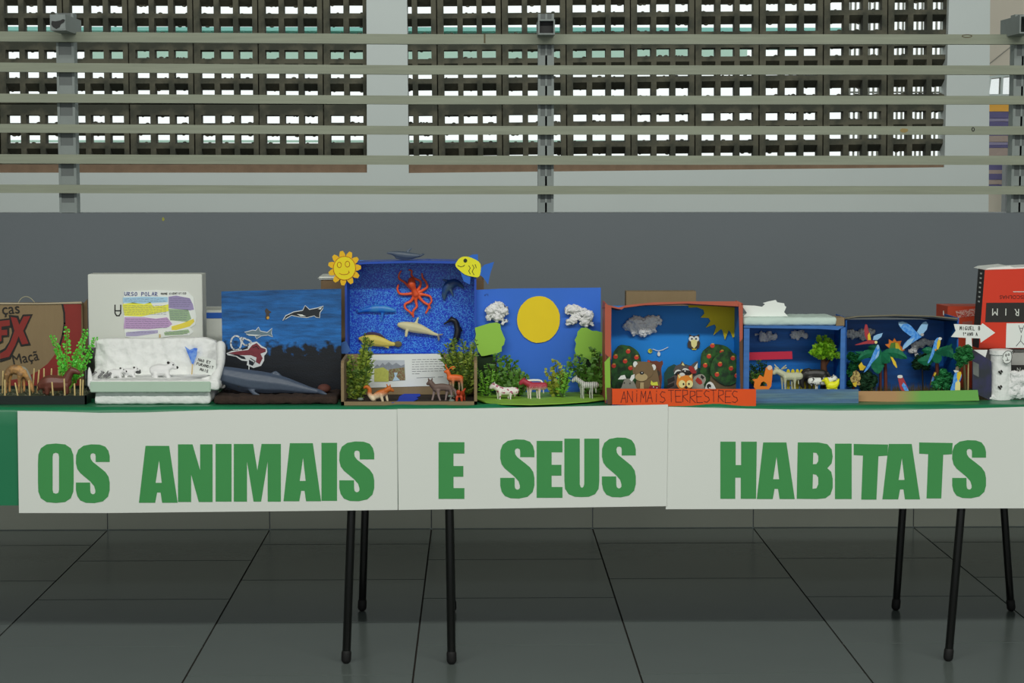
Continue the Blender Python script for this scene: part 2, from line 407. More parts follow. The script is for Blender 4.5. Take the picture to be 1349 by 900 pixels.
arm(1343, 1364, 20, 44, 6.97)
# ---- far whitewashed wall with two openings of concrete breeze blocks
m_conc = M('mossy raw concrete', (74, 72, 60), .95, .22, 7, bump=.5, bscale=45, c2=(50, 51, 43), k=.5)
m_sill = M('bare brick sill', (100, 82, 66), .95, .25, 20, bump=.6, k=.5)
xl, xr = -2300, 1302
win1 = [(-400, 228), (483.5, 227.5), (482.5, -60), (-400, -60)]
win2 = [(538.5, 228), (1244, 220.5), (1252, -60), (535.5, -60)]
bm = bmesh.new()
zt = P(600, -60, YF).z
outer = [(xl, 560), (xr-2, 560), (xr+3, -60), (1252, -60), (1244, 220.5), (538.5, 228), (535.5, -60), (482.5, -60), (483.5, 227.5), (xl, 228)]
sheet_bm(bm, [outer], YF, .17); sheet_bm(bm, [[(xl, 228), (-165, 228), (-165, -60), (xl, -60)]], YF, .17)
far = struct(build(bm, 'wall_far', m_white))
bm = bmesh.new(); addbox(bm, X(xl, YF), P(xr+3, -60, YF).x, YF, YF+.17, zt, 4.6); build(bm, 'upper_band', m_white, far)
MOD = 84.6*YF/F     # one block
def block_mesh(seed=0):
    """one breeze block, front face y=0..depth, lower left corner at the origin, 3x3 openings"""
    bm = bmesh.new(); s = MOD/84.6; D = .085; rb = random.Random(seed)
    cols = [(9, 27), (34, 52), (59, 77)]
    # rows from the top: (front top, front bottom, back top, back bottom) in 1/84 of the block
    rows = [(14.5, 26, 15.5+rb.uniform(-.6, .8), 24.4+rb.uniform(-.8, .8)), (32, 52, 41+rb.uniform(-1, 1), 50.5+rb.uniform(-.8, .6)), (58, 78, 67+rb.uniform(-1, 1), 76.3+rb.uniform(-1, .8))]
    xs = [0]+[v for c in cols for v in c]+[84.6]; zs = [0]+[v for r in rows for v in r[:2]]+[84.6]
    V = lambda x, y, z: bm.verts.new((x*s, y, (84.6-z)*s))
    for back in (0, 1):
        zz = [0]+[v for r in rows for v in (r[2:] if back else r[:2])]+[84.6]
        g = .9 if not back else 0
        for i in range(7):
            for j in range(7):
                if i % 2 and j % 2: continue
                x0, x1, z0, z1 = xs[i], xs[i+1], zz[j], zz[j+1]
                if not back:
                    if i == 0: x0 += g
                    if i == 6: x1 -= g
                    if j == 0: z0 += g
                    if j == 6: z1 -= g
                q = [V(x0, back*D, z0), V(x1, back*D, z0), V(x1, back*D, z1), V(x0, back*D, z1)]
                bm.faces.new(q if back else q[::-1])
    for (x0, x1) in cols:
        for (f0, f1, b0, b1) in rows:
            # lumps of mortar left inside the opening
            for k in range(rb.randint(0, 3)):
                mx_ = rb.uniform(x0+2, x1-2); up = rb.random() < .35; rr = rb.uniform(.9, 2.2)
                m4 = Matrix.Translation((mx_*s, D*.9, (84.6-(b0 if up else b1))*s)) @ Matrix.Diagonal((rr*1.6*s, .012, rr*.8*s, 1))
                bmesh.ops.create_icosphere(bm, subdivisions=1, radius=1, matrix=m4)
            A = [V(x0, 0, f0), V(x1, 0, f0), V(x1, 0, f1), V(x0, 0, f1)]; B = [V(x0, D, b0), V(x1, D, b0), V(x1, D, b1), V(x0, D, b1)]
            for k in range(4): bm.faces.new([A[k], A[(k+1) % 4], B[(k+1) % 4], B[k]])
    bmesh.ops.remove_doubles(bm, verts=bm.verts[:], dist=1e-5); bmesh.ops.recalc_face_normals(bm, faces=bm.faces[:])
    me = bpy.data.meshes.new('breeze_block'); bm.to_mesh(me); bm.free(); me.materials.append(m_conc); return me
bmesh_block = [block_mesh(q) for q in range(9)]
def opening(name, x_start, n, y_bot, rot, sa, sb):
    YB = YF+.05; s = YB/F
    o = bpy.data.objects.new(name, None); COL.objects.link(o); o['kind'] = 'structure'
    org = P(x_start, y_bot, YB); o.location = org; o.rotation_euler = (0, R(-rot), 0)
    rn = random.Random(5)
    for i in range(n):
        for j in range(4):
            b = bpy.data.objects.new('breeze_block', rn.choice(bmesh_block)); COL.objects.link(b); b.parent = o
            b.location = (i*MOD, rn.uniform(-.004, .004), j*MOD); b.scale = (1.003, 1, 1.003)
    bm = bmesh.new(); addbox(bm, sa, n*MOD+sb, -.03, .1, -.16, .026)
    me = bpy.data.meshes.new('sill'); bmesh.ops.recalc_face_normals(bm, faces=bm.faces[:]); bm.to_mesh(me); bm.free(); me.materials.append(m_sill)
    sl = bpy.data.objects.new('sill', me); COL.objects.link(sl); sl.parent = o
    return o
opening('window_1', -0.5-84.6*2, 8, 222.5, 0, 0, -.09)
opening('window_2', 502-9, 9, 223.2, .55, .05, 0)
# ---- room beyond the end of the far wall
m_pink = M('pinkish plaster', (176, 166, 152), .85, .05, 2)
m_frame = M('white window frame', (170, 176, 172), .5, .04)
YE = 15.2
end = [(1285, 600), (1460, 600), (1460, -160), (1285, -160)]
glz = [(1302, 124), (1342, 124), (1342, 100), (1306, 104)]
bm = bmesh.new(); sheet_bm(bm, [end, glz], YE, .15); we = struct(build(bm, 'wall_right_beyond', m_pink))
bm = bmesh.new()
sheet_bm(bm, [[(1298, 128), (1346, 128), (1346, 96), (1302, 100)], [(1303, 124), (1318, 124), (1319, 102), (1306, 103.5)], [(1321, 124), (1342, 124), (1342, 100), (1322, 101.5)]], YE-.03, .06)
wf = struct(build(bm, 'window_3', m_frame)); sheet('glass', [(1303, 124), (1342, 124), (1342, 100), (1305, 103)], YE+.0, .006, M('window glass', (235, 240, 238), .05, 0, trans=.95), wf)
stroke('ceiling_line', [[(1296, 90), (1340, 55)], [(1340, 55), (1400, 10)]], 1.2, YE-.004, M('dark line', (120, 116, 108)), we)
mural = thing('wall_mural', P(1320, 245, YE), 'orange and purple striped mural on the pink wall at the far right edge', 'mural')
m_or, m_pu, m_be, m_li = M('mural orange', (214, 150, 60)), M('mural purple', (86, 80, 118), .6, .15, 9), M('mural beige', (150, 132, 124)), M('mural lilac', (128, 120, 146))
yy = 134; rn = random.Random(8)
for i, (h, mm) in enumerate(((13, m_or), (9, m_pu), (4, m_li), (14, m_pu), (5, m_pu), (8, m_be), (4, m_li), (4, m_pu), (12, m_be), (12, m_pu), (5, m_pu), (5, m_be), (8, m_pu), (6, m_be), (7, m_pu))):
    t = rn.uniform(-2, 2)
    sheet('stripe', [(1296, yy+h), (1324, yy+h+t*.3), (1342, yy+h-t*.5), (1342, yy-t*.5), (1324, yy+t*.3), (1296, yy)], YE-.012, .01, mm, mural); yy += h
struct(box('trim_1', P(1324, 260, YE-.3).x, P(1330, 260, YE-.3).x, YE-.3, YE-.2, 0, P(1326, 205, YE-.3).z, M('grey column paint', (110, 112, 112))))
# ---- outside, seen through the openings
m_pale = M('pale green translucent roof sheet', (175, 205, 190), .5, .1, 3, k=.8)
m_bars = M('white outside bars', (120, 120, 112), .5)
rs = thing('neighbour_roof', P(540, 80, 26), 'pale green roof edge seen through the upper breeze block holes', 'roof')
bm = bmesh.new(); addbox(bm, X(120, 26), X(980, 26), 26, 29, Z(80, 26), Z(62, 26)); build(bm, 'fascia', m_pale, rs)
bm = bmesh.new(); addbox(bm, X(-60, 26), X(1110, 26), 26, 30, Z(41, 26), Z(36, 26)); build(bm, 'gutter', M('teal gutter', (130, 190, 180), .5, .1, 3, k=.8), rs)
bm = bmesh.new(); addbox(bm, X(-60, 26), X(880, 26), 26.5, 26.6, Z(187, 26), Z(184, 26)); build(bm, 'cable_tray', m_pale, rs)
bm = bmesh.new()
for xx in (-50, 530): addbox(bm, X(xx, 26), X(xx+6, 26), 26.4, 26.6, 0, Z(70, 26))
build(bm, 'roof_post', m_pale, rs)
fence = thing('barred_grille', P(1180, 250, 17), 'upright barred grille outside behind the right end of the breeze blocks', 'grille')
for i in range(24):
    xx = 1113+i*6.2; box('bar', X(xx, 17), X(xx+2.0, 17), 17, 17.03, 0, Z(-40, 17), m_bars, fence)
for yy in (20, 120, 215): box('cross_rail', X(1108, 17), X(1262, 17), 17.03, 17.06, Z(yy+2, 17), Z(yy, 17), m_bars, fence)
struct(box('ground_outside', -40, 40, 19, 60, -.3, -.05, M('outside paving', (120, 120, 112))))
struct(box('ceiling', -9, 9, -2, 11.9, 4.6, 4.75, m_roofc))  # unseen ceiling, put in so the sky gives no top light
struct(box('sky_block_left', -9.2, -9, -2, 19, 0, 4.6, m_white)); struct(box('sky_block_rear', -9, 9, -2.2, -2, 0, 4.6, m_gray))  # unseen walls, added to shut out ambient sky light
struct(box('sky_block_right', 9, 9.2, -2, 11.7, 0, 4.6, m_white))  # unseen side wall, added for the same light blocking
# ================================================================ TABLES
m_leg = M('black painted steel tube', (8, 9, 8), .3, .1)
m_foot = M('black rubber foot', (10, 10, 10), .7, .1)
m_top = M('table laminate', (120, 120, 116), .5)
YT0, YT1 = 5.155, 5.86
def table(label, xa, xb, legs):
    t = thing('folding_table', ((xa+xb)/2, (YT0+YT1)/2, 0), label, 'table', 'tables under the green cloth')
    box('tabletop', xa, xb, YT0, YT1, ZT-.03, ZT-.003, m_top, t, bev=.004)
    bm = bmesh.new(); addbox(bm, xa+.06, xb-.06, YT0+.05, YT0+.075, ZT-.07, ZT-.03); addbox(bm, xa+.06, xb-.06, YT1-.075, YT1-.05, ZT-.07, ZT-.03)
    build(bm, 'apron', m_leg, t)
    for (pt, pb) in legs:
        bm = bmesh.new(); d = (pt-pb).normalized()
        tube_bm(bm, [(pb+d*.02, .0115), (pt, .0115)], 1, 12, 1); lg = build(bm, 'leg', m_leg, t, smooth=True)
        bm = bmesh.new(); tube_bm(bm, [(pb+Vector((0, 0, .010)), .0135), (pb+d*.03, .0135)], 1, 12, 1); build(bm, 'rubber_foot', m_foot, lg, smooth=True)
fr = lambda px, py: onz(px, py, 0)
def legp(bx, by, tx):
    b = fr(bx, by); t = P(tx, 675, b.y); d = (t-b); return (b+d*((ZT-.03-b.z)/d.z), b)
seamA, seamB = X(527, YT0), X(1331, YT0)
table('left table under the green cloth, its right legs beside the first banner', seamA-1.62, seamA-.002, [legp(456, 874, 463), legp(477, 805, 481), (Vector((seamA-1.5, 5.86, ZT-.03)), Vector((seamA-1.47, 5.86, 0))), (Vector((seamA-1.5, 5.25, ZT-.03)), Vector((seamA-1.47, 5.25, 0)))])
table('middle table under the green cloth, four black legs in view', seamA+.002, seamB-.002, [legp(595, 875, 592), legp(595.5, 806, 593), legp(1249, 871, 1266), legp(1180, 804, 1189)])
table('right table under the green cloth, running out of the frame', seamB+.002, seamB+1.62, [legp(1332, 805, 1323), legp(1412, 873, 1398), (Vector((seamB+1.5, 5.8, ZT-.03)), Vector((seamB+1.47, 5.8, 0)))])
# cloth
m_cloth = M('green satin nonwoven cloth', (24, 104, 68), .36, .12, 5, bump=.1, bscale=25, c2=None)
m_cloth2 = M('green cloth underlayer', (22, 96, 66), .5, .12, 5)
bm = bmesh.new(); rn = random.Random(3)
xa, xb = seamA-1.63, seamB+1.63; NX = 260; rows = []
prof = [(YT1+.03, ZT-.2), (YT1+.012, ZT-.05), (YT1+.005, ZT+.001), (5.5, ZT+.0005), (5.3, ZT+.0005), (5.19, ZT+.001), (5.165, ZT+.002), (5.151, ZT-.001), (5.146, ZT-.012), (5.145, ZT-.05), (5.145, ZT-.12), (5.145, ZT-.18), (5.146, ZT-.262)]
G = []
for j, (y, z) in enumerate(prof):
    row = []
    for i in range(NX+1):
        x = xa+(xb-xa)*i/NX; wv = math.sin(x*23+.6*math.sin(x*7))*.5+math.sin(x*51+j)*.3+math.sin(x*9+2)*.5
        zz, y2 = z, y
        if 6 <= j <= 8: zz += .005*max(-.2, wv)*(.3+.7*(math.sin(x*3.3+1) > -.2)); y2 -= .002*wv
        elif j > 8: y2 -= .0015*wv
        row.append(bm.verts.new((x, y2, zz)))
    G.append(row)
for a, b in zip(G[:-1], G[1:]):
    for i in range(NX): bm.faces.new([a[i], a[i+1], b[i+1], b[i]])
cl = build(bm, 'tablecloth', m_cloth, None, smooth=True); tag(cl, 'long green satin tablecloth covering the three tables', 'tablecloth')
cl.location.z += 0
# loose gathered edges of cloth in front of the displays
tube_list = []
def ridge(pts, label):
    bm = bmesh.new(); tube_bm(bm, [(onz(x, y, ZT)+Vector((0, 0, h)), r*.00205) for x, y, h, r in pts], 1, 8, 4)
    return build(bm, 'cloth_fold', m_cloth, cl, smooth=True)
ridge([(104, 531, -.003, 3), (122, 529.5, -.001, 5), (150, 532, -.002, 4), (215, 532.5, -.004, 4), (282, 531, -.003, 4)], '')
ridge([(284, 532, -.003, 3), (312, 531, .001, 5), (345, 532.5, -.004, 4), (392, 531, -.001, 5), (437, 529, .004, 5), (446, 532, -.002, 3)], '')
0 and ridge([(1010, 537, .0, 1), (1060, 534, .003, 2), (1150, 537, .001, 1.5), (1180, 534, .003, 2), (1260, 536, .0, 1)], '')
# ================================================================ BANNERS
m_paper = M('white banner paper', (196, 200, 194), .75, .02, 4, bump=.04, bscale=30)
m_let = M('green letter paper', (54, 130, 68), .6, .05, 9)
S_ = [(1,.30),(1,.20),(.96,.11),(.87,.04),(.7,.005),(.45,0),(.22,.025),(.07,.09),(.005,.19),(0,.32),(.04,.42),(.13,.49),(.42,.63),(.54,.71),(.575,.78),(.575,.82),(.54,.845),(.49,.85),(.44,.83),(.425,.79),(.42,.65),(0,.65),(0,.78),(.04,.88),(.13,.955),(.3,.995),(.55,1),(.8,.97),(.95,.89),(1,.78),(1,.65),(.965,.55),(.87,.47),(.7,.39),(.5,.30),(.44,.25),(.425,.195),(.45,.16),(.51,.15),(.57,.165),(.585,.2),(.585,.30)]
O_o = [(.5,0),(.76,.015),(.92,.08),(.99,.19),(1,.35),(1,.65),(.99,.81),(.92,.92),(.76,.985),(.5,1),(.24,.985),(.08,.92),(.01,.81),(0,.65),(0,.35),(.01,.19),(.08,.08),(.24,.015)]
O_i = [(.5,.155),(.57,.17),(.59,.22),(.59,.78),(.57,.83),(.5,.845),(.43,.83),(.41,.78),(.41,.22),(.43,.17)]
GL = {'S': ([S_], []), 'O': ([O_o], [O_i]), 'I': ([[(0,0),(1,0),(1,1),(0,1)]], []),
 'A': ([[(.17,0),(.78,0),(1,1),(.60,1),(.56,.82),(.47,.82),(.42,1),(0,1)]], [[(.52,.25),(.59,.65),(.43,.65)]]),
 'N': ([[(0,0),(.42,0),(.64,.45),(.64,0),(1,0),(1,1),(.6,1),(.38,.52),(.38,1),(0,1)]], []),
 'M': ([[(0,0),(.41,0),(.5,.46),(.59,0),(1,0),(1,1),(.72,1),(.72,.30),(.58,1),(.42,1),(.28,.30),(.28,1),(0,1)]], []),
 'E': ([[(0,0),(1,0),(1,.2),(.58,.2),(.58,.42),(.96,.42),(.96,.61),(.58,.61),(.58,.81),(1,.81),(1,1),(0,1)]], []),
 'U': ([[(0,0),(.44,0),(.44,.78),(.47,.83),(.5,.84),(.54,.83),(.57,.78),(.57,0),(1,0),(1,.72),(.98,.86),(.88,.95),(.7,.995),(.5,1),(.3,.995),(.12,.95),(.02,.86),(0,.72)]], []),
 'H': ([[(0,0),(.42,0),(.42,.41),(.57,.41),(.57,0),(1,0),(.98,1),(.56,1),(.56,.63),(.41,.63),(.41,1),(0,1)]], []),
 'B': ([[(.03,0),(.6,0),(.85,.03),(.97,.12),(1,.25),(.97,.37),(.85,.455),(.96,.52),(1,.64),(1,.8),(.94,.92),(.8,.985),(.55,1),(0,.995)]], [[(.46,.18),(.55,.185),(.6,.24),(.6,.33),(.55,.38),(.45,.385)], [(.45,.56),(.54,.57),(.6,.62),(.6,.74),(.55,.81),(.44,.82)]]),
 'T': ([[(0,0),(1,.01),(.98,.21),(.72,.22),(.66,1),(.22,1),(.27,.21),(0,.2)]], [])}
def by(x): return 0
def banner(label, quad, letters, Y):
    bm = bmesh.new(); sheet_bm(bm, [quad], Y, .0012); b = build(bm, 'paper_banner', m_paper); tag(b, label, 'banner', 'white paper banners taped along the table edge')
    for (ch, x0, x1, y0, y1) in letters:
        (o,), hs = GL[ch]; f = lambda l: [(x0+(x1-x0)*u, y0+(y1-y0)*v) for u, v in l]
        bm = bmesh.new(); sheet_bm(bm, [f(o)]+[f(h) for h in hs], Y-.0008, .0009); build(bm, 'letter', m_let, b)
    return b
banner('left white paper banner reading OS ANIMAIS in green', [(23, 541.5), (60, 542), (130, 544), (190, 543.5), (290, 540), (400, 539.5), (523.5, 539.5), (524, 672), (280, 674.5), (140, 676), (25, 676)],
 [('O', 50, 97, 584.4, 662.8), ('S', 100, 144.5, 585.5, 663), ('A', 183, 234, 587.5, 662.5), ('N', 234.5, 280, 585.5, 661.5), ('I', 284, 305, 585, 661), ('M', 308, 370, 585, 661), ('A', 373.5, 423, 584, 660.5), ('I', 423.5, 444, 583.5, 660), ('S', 447, 493, 581.7, 660.5)], 5.138)
banner('middle white paper banner reading E SEUS in green', [(523.5, 539), (640, 538), (760, 535.5), (880, 533), (878, 667), (700, 669.5), (525, 672)],
 [('E', 577.7, 611.8, 582.7, 657.4), ('S', 659, 704, 579, 657), ('E', 707, 741, 581, 656), ('U', 743.5, 789.5, 578, 655), ('S', 793, 837.6, 576.5, 655.4)], 5.134)
banner('right white paper banner reading HABITATS in green', [(880, 536), (960, 538), (1100, 541), (1180, 540.5), (1290, 538), (1349, 536), (1420, 534), (1420, 670), (1349, 669.8), (877, 671)],
 [('H', 949, 997, 582, 657.3), ('A', 997, 1047, 583, 657.6), ('B', 1049.6, 1097, 583, 657.6), ('I', 1100, 1122, 584.6, 657.6), ('T', 1124.7, 1170, 585, 658.3), ('A', 1162.5, 1212, 585, 658), ('T', 1211, 1255, 583, 656.8), ('S', 1254.5, 1299, 580, 656.6)], 5.138)
# ================================================================ DISPLAYS, LEFT TO RIGHT
m_card = M('brown corrugated cardboard', (122, 104, 76), .8, .08, 12, bump=.15, bscale=60, stretch=(6, 1, 1))
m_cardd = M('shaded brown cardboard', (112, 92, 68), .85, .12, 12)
m_red = M('red carton print', (120, 34, 28), .6, .06)
m_blackp = M('black print', (24, 22, 20), .6, .05)
m_wcard = M('white carton', (190, 193, 186), .6, .03, 5)
m_wpaper = M('white paper', (206, 210, 206), .8, .02, 8)
m_stick = M('pale wooden toothpick', (186, 164, 112), .7, .12, 60)
m_cot = M('white cotton wool', (215, 213, 212), 1.0, .12, 60, bump=.8, bscale=220)
m_ink = M('blue-black marker ink', (40, 44, 70), .6, .1)
m_leafA = M('fresh green leaves', (104, 160, 46), .5, .35, 90)
m_leafB = M('deep green leaves', (76, 118, 42), .5, .4, 90)
m_leafC = M('moss green needles', (128, 146, 48), .6, .4, 70, c2=(68, 98, 32))
m_stem = M('green plastic stem', (48, 72, 28), .5, .2)
m_yel = M('yellow foam sheet', (220, 190, 20), .7, .05)
def droop(parent, name, d):
    """lets the back edge of a top panel sag"""
    for o in parent.children:
        if o.name.startswith(name):
            ym = sum(v.co.y for v in o.data.vertices)/len(o.data.vertices)
            for v in o.data.vertices:
                if v.co.y > ym: v.co.z -= d
def onT(px, py): return onz(px, py, ZT+.0015)
def YB(py, px=675): return onT(px, py).y
ZB = ZT+.0015
def tbox(name, px0, px1, pyt, Y, D, mat, parent=None, bev=0, z0=None):
    a = P(px0, pyt, Y); b = P(px1, pyt, Y); return box(name, a.x, b.x, Y, Y+D, ZB if z0 is None else z0, a.z, mat, parent, bev)
def animal(name, label, cat, Y, ts, mat, extra=(), group=None, voxel=.0017, smooth=3, part='body'):
    xs = [p[0] for t in ts for p in (t[0] if isinstance(t, tuple) else t)]; ys = [p[1]+p[3] for t in ts for p in (t[0] if isinstance(t, tuple) else t)]
    th = thing(name, P(sum(xs)/len(xs), max(ys), Y), label, cat, group)
    body(part, ts, Y, mat, th, voxel, smooth)
    return th
# ---- 1 apple carton ------------------------------------------------------
Y1 = 5.50
c1 = thing('fruit_carton', P(40, 520, Y1), 'brown and red cardboard apple carton lettered Maçã behind the black tray', 'box')
tbox('carton_body', -70, 108, 399.5, Y1, .03, m_card, c1, .002)
arc = [(82, 400), (84.5, 412), (85, 426), (83, 440), (79, 454), (72.5, 467), (63, 479), (50, 489), (36, 496), (20, 500), (10, 501)]
sheet('red_print', arc+[(10, 520), (107, 520), (107, 400.5)], Y1-.0012, .0012, m_red, c1)
stroke('black_border', [arc[:5]], 2.4, Y1-.0018, m_blackp, c1)
sheet('flap', [(108, 402), (115, 394), (116, 470), (108.5, 490)], Y1+.02, .004, m_cardd, c1)
sheet('lid_edge', [(-70, 401), (-70, 398), (50, 399.5), (107, 397.5), (108, 400), (50, 401)], Y1-.004, .005, M('cut cardboard edge', (160, 148, 124), .9), c1)
text('lettering', 'ças', 14, 406, 15, Y1-.002, m_blackp, c1, .95, -5)
text('lettering', 'Maçã', 33, 470.5, 14, Y1-.002, m_blackp, c1, .9, -11)
Xp = [(14, 417.5), (22, 419), (25.5, 428), (31, 417), (40, 416.5), (30.5, 436), (37.5, 452.5), (29, 454), (24.5, 443), (20, 455), (12, 470), (0, 473), (0, 466), (8, 461), (14, 450), (19, 436)]
sheet('logo_outline', [(11.5, 415), (24, 416), (26, 422), (30, 414.5), (43, 414), (33, 436), (40.5, 455), (27.5, 456.5), (24.5, 450), (14, 473), (0, 477.5), (0, 462), (6, 459), (12, 450), (16, 438)], Y1-.002, .001, m_blackp, c1)
sheet('logo_letter', Xp, Y1-.0028, .001, m_red, c1)
Ep = [(-8, 424), (12.5, 421.5), (13, 429), (2, 430.5), (2, 435), (9.5, 434.5), (9.5, 441.5), (2, 442), (2, 449), (-8, 455)]
sheet('logo_outline', [(-9, 422), (14.5, 419), (15.5, 431), (4, 432.7), (12, 432.5), (12, 443.5), (4, 444), (4, 451), (-9, 457)], Y1-.0036, .0008, m_blackp, c1)
sheet('logo_letter', Ep, Y1-.0042, .001, m_red, c1)
tubes('twine_loop', [[(24, 399, 0, .5), (28, 393, 2, .5), (34, 391, 3, .5), (40, 393.5, 3, .5), (45, 398.5, 2, .5)]], Y1+.01, M('twine', (150, 146, 120)), c1)
# ---- 2 black tray farm ----------------------------------------------------
YA = YB(533, 40)
tray = thing('display_tray', P(50, 533, YA), 'black tray with a toothpick fence and scattered straw in front of the apple carton', 'tray')
m_tray = M('black card tray', (14, 24, 20), .4, .1)
a = P(-40, 533, YA); b = P(76, 521.5, YA); c_ = P(121, 516.5, YA+.05)
bm = bmesh.new(); zt0, zt1 = b.z, b.z+.001
addbox(bm, a.x, c_.x-.005, YA, YA+.005, ZB, zt0); addbox(bm, c_.x-.01, c_.x-.005, YA, YA+.24, ZB, zt1); addbox(bm, a.x, c_.x-.005, YA+.235, YA+.24, ZB, zt1); addbox(bm, a.x, a.x+.005, YA, YA+.24, ZB, zt0)
build(bm, 'tray_wall', m_tray, tray)
box('tray_floor', a.x+.005, c_.x-.01, YA+.005, YA+.235, ZB, zt0-.008, M('green tray lining', (70, 84, 62), .9, .3, 60), tray)
rn = random.Random(4); bm = bmesh.new()
for i in range(420):
    x = rn.uniform(a.x+.01, c_.x-.015); y = rn.uniform(YA+.01, YA+.20); z = zt0-.008+rn.uniform(.0005, .007); an = rn.uniform(0, 3.14); l = rn.uniform(.006, .014)
    d = Vector((math.cos(an)*l, math.sin(an)*l, rn.uniform(-.002, .004))); s_ = Vector((-math.sin(an)*.0007, math.cos(an)*.0007, 0)); p = Vector((x, y, z))
    q = [bm.verts.new(v) for v in (p-s_, p+d-s_, p+d+s_, p+s_)]; bm.faces.new(q)
stuff(build(bm, 'straw', M('grey-beige straw', (132, 132, 116), .9, .3, 50), tray))
fr_ = [(6.4, 501, 6.4, 521), (20, 505, 24, 521), (38, 502, 39.5, 520), (68.5, 504, 70, 519.5), (84.5, 499.5, 85.5, 518.5), (98, 506, 98.5, 517), (106, 500, 105.5, 516.5), (109.5, 501, 108.5, 516)]
bk_ = [(4, 489, 3, 509), (45, 486, 42.5, 502), (51.5, 488, 48.5, 508), (58, 486, 57.5, 503), (68, 486, 66.5, 503), (77, 488, 77, 503), (92, 486, 92, 503), (-6, 500, -6, 521), (28, 488, 28, 505)]
for (x0, y0, x1, y1), yy in [(f, YA+.012) for f in fr_]+[(f, YA+.13) for f in bk_]:
    bm = bmesh.new(); pb = P(x1, y1, yy); pb.z = zt0-.009; tube_bm(bm, [(P(x0, y0, yy), .0022), (pb, .0024)], 1, 7, 1); build(bm, 'toothpick', m_stick, tray, smooth=True)
yf = YA+.075
animal('toy_foal', 'tan toy foal with a grey mane, head down grazing in the black tray', 'toy animal', yf, [
    ([(11, 490, 0, 5), (18, 487, 0, 6.8), (26, 488.5, 0, 6.8), (31, 492, 0, 6)], .8), [(31, 490, 0, 5.5), (36, 497, 0, 4), (40, 505, 0, 3.2), (42, 512, 0, 3), (44, 516, 0, 2)],
    [(12, 493, 3, 4.4), (11.5, 503, 3, 2.3), (12, 516, 3, 1.8)], [(10, 493, -3, 4.4), (8.5, 503, -3, 2.3), (8.5, 517, -3, 1.8)],
    [(29, 493, 3, 4), (31, 505, 3, 2), (31, 516, 3, 1.7)], [(27, 493, -3, 4), (26, 505, -3, 2), (25.5, 517, -3, 1.7)], [(10, 488, 0, 2), (7, 495, 0, 1.8), (6.5, 506, 0, 1.2)]],
    M('tan toy plastic', (172, 128, 74), .55, .15, 60, c2=(120, 92, 60)))
f_ = [o for o in scene.objects if o.name.startswith('toy_foal')][0]
tubes('mane', [[(28, 484, 0, 1.6), (33, 487, 0, 2.6), (38, 495, 0, 2.6), (41, 503, 0, 1.6)]], yf, M('grey mane', (130, 128, 116), .8, .2, 80), f_)
animal('toy_brown_animal', 'dark brown long-bodied toy animal with raised head in the black tray', 'toy animal', YA+.06, [
    ([(54, 508, 0, 6), (62, 505.5, 0, 10.5), (72, 505, 0, 11), (82, 505, 0, 10), (88, 503, 0, 8)], .8), [(87, 502, 0, 7), (91, 493, 0, 5.5), (95, 488.5, 0, 5)], [(94, 488, 0, 5), (100, 489.5, 0, 4), (104, 491.5, 0, 2.8)],
    [(58, 510, 4, 4), (58, 518, 4, 3)], [(63, 510, -4, 4), (63, 518, -4, 3)], [(84, 508, 4, 4), (85, 518, 4, 3)], [(88, 508, -4, 4), (89, 517.5, -4, 2.8)], [(53, 508, 0, 2.5), (50, 514, 0, 1.5)], [(92, 483, 3, 1.6), (91, 481.5, 3, 1)]],
    M('dark brown toy plastic', (96, 54, 44), .4, .2, 60))
plant('bright green plastic sprig plant at the right end of the black tray', (92, 512), [(68, 443), (74, 458), (89, 432), (112, 438), (104, 456), (126, 446), (120, 465), (104, 474), (80, 478)], YA+.10, 4.6, M('bright plastic green', (88, 186, 60), .4, .2, 60), m_leafA, dens=1.0, seed=5, kind='round', spread=.85)
# ---- 3 white paper carton and polar bear sheet ----------------------------
Y3 = 5.46
c3 = thing('white_carton', P(190, 470, Y3), 'tall white paper carton with a coloured polar bear text sheet', 'box')
tbox('carton_body', 115.5, 266, 361.5, Y3, .08, m_wcard, c3, .0015)
stroke('printed_letter', [[(151.5, 402), (151.5, 412.5), (153.5, 416), (157, 416), (159, 412.5), (159, 402)], [(152, 409.5), (158.5, 409.5)]], 1.5, Y3-.001, m_blackp, c3)
pp = sheet('text_sheet', [(163, 384), (205, 382), (247, 384), (255, 392), (256, 404), (259, 418), (257, 428), (250, 432), (255, 437), (249, 442), (226, 443), (205, 446), (185, 447), (165, 444), (163, 425)], Y3-.0022, .0010, m_wpaper, c3)
hl = lambda n, c: M('highlighter '+n, c, .8, .06, 40)
B_ = [((162, 392, 221, 399), (166, 200, 222), 'blue'), ]
sheet('highlighted_lines', [(162, 392), (190, 391), (221, 391.5), (221, 398), (186, 400), (162, 399)], Y3-.0028, .0008, hl('blue', (150, 186, 212)), pp)
sheet('highlighted_lines', [(161.5, 401), (175, 398.5), (190, 401), (198, 398), (202, 404), (212, 403), (222, 401), (222, 410), (205, 413), (186, 417), (164, 416)], Y3-.0028, .0008, hl('yellow', (214, 208, 76)), pp)
sheet('highlighted_lines', [(164, 418), (190, 418), (205, 420), (220, 418), (227, 427), (222, 431), (195, 434), (163, 433)], Y3-.0028, .0008, hl('lilac', (172, 142, 180)), pp)
sheet('highlighted_lines', [(166, 438), (185, 436), (208, 435), (208, 439), (180, 443), (166, 443)], Y3-.0028, .0008, hl('grey lilac', (156, 150, 180)), pp)
sheet('highlighted_lines', [(222, 391), (232, 389.5), (250, 393), (254, 401), (255.5, 408), (250, 409), (222, 406)], Y3-.0028, .0008, hl('purple', (140, 130, 166)), pp)
sheet('highlighted_lines', [(222, 407), (248, 408), (252, 420), (246, 424), (224, 422)], Y3-.0028, .0008, hl('green', (138, 162, 130)), pp)
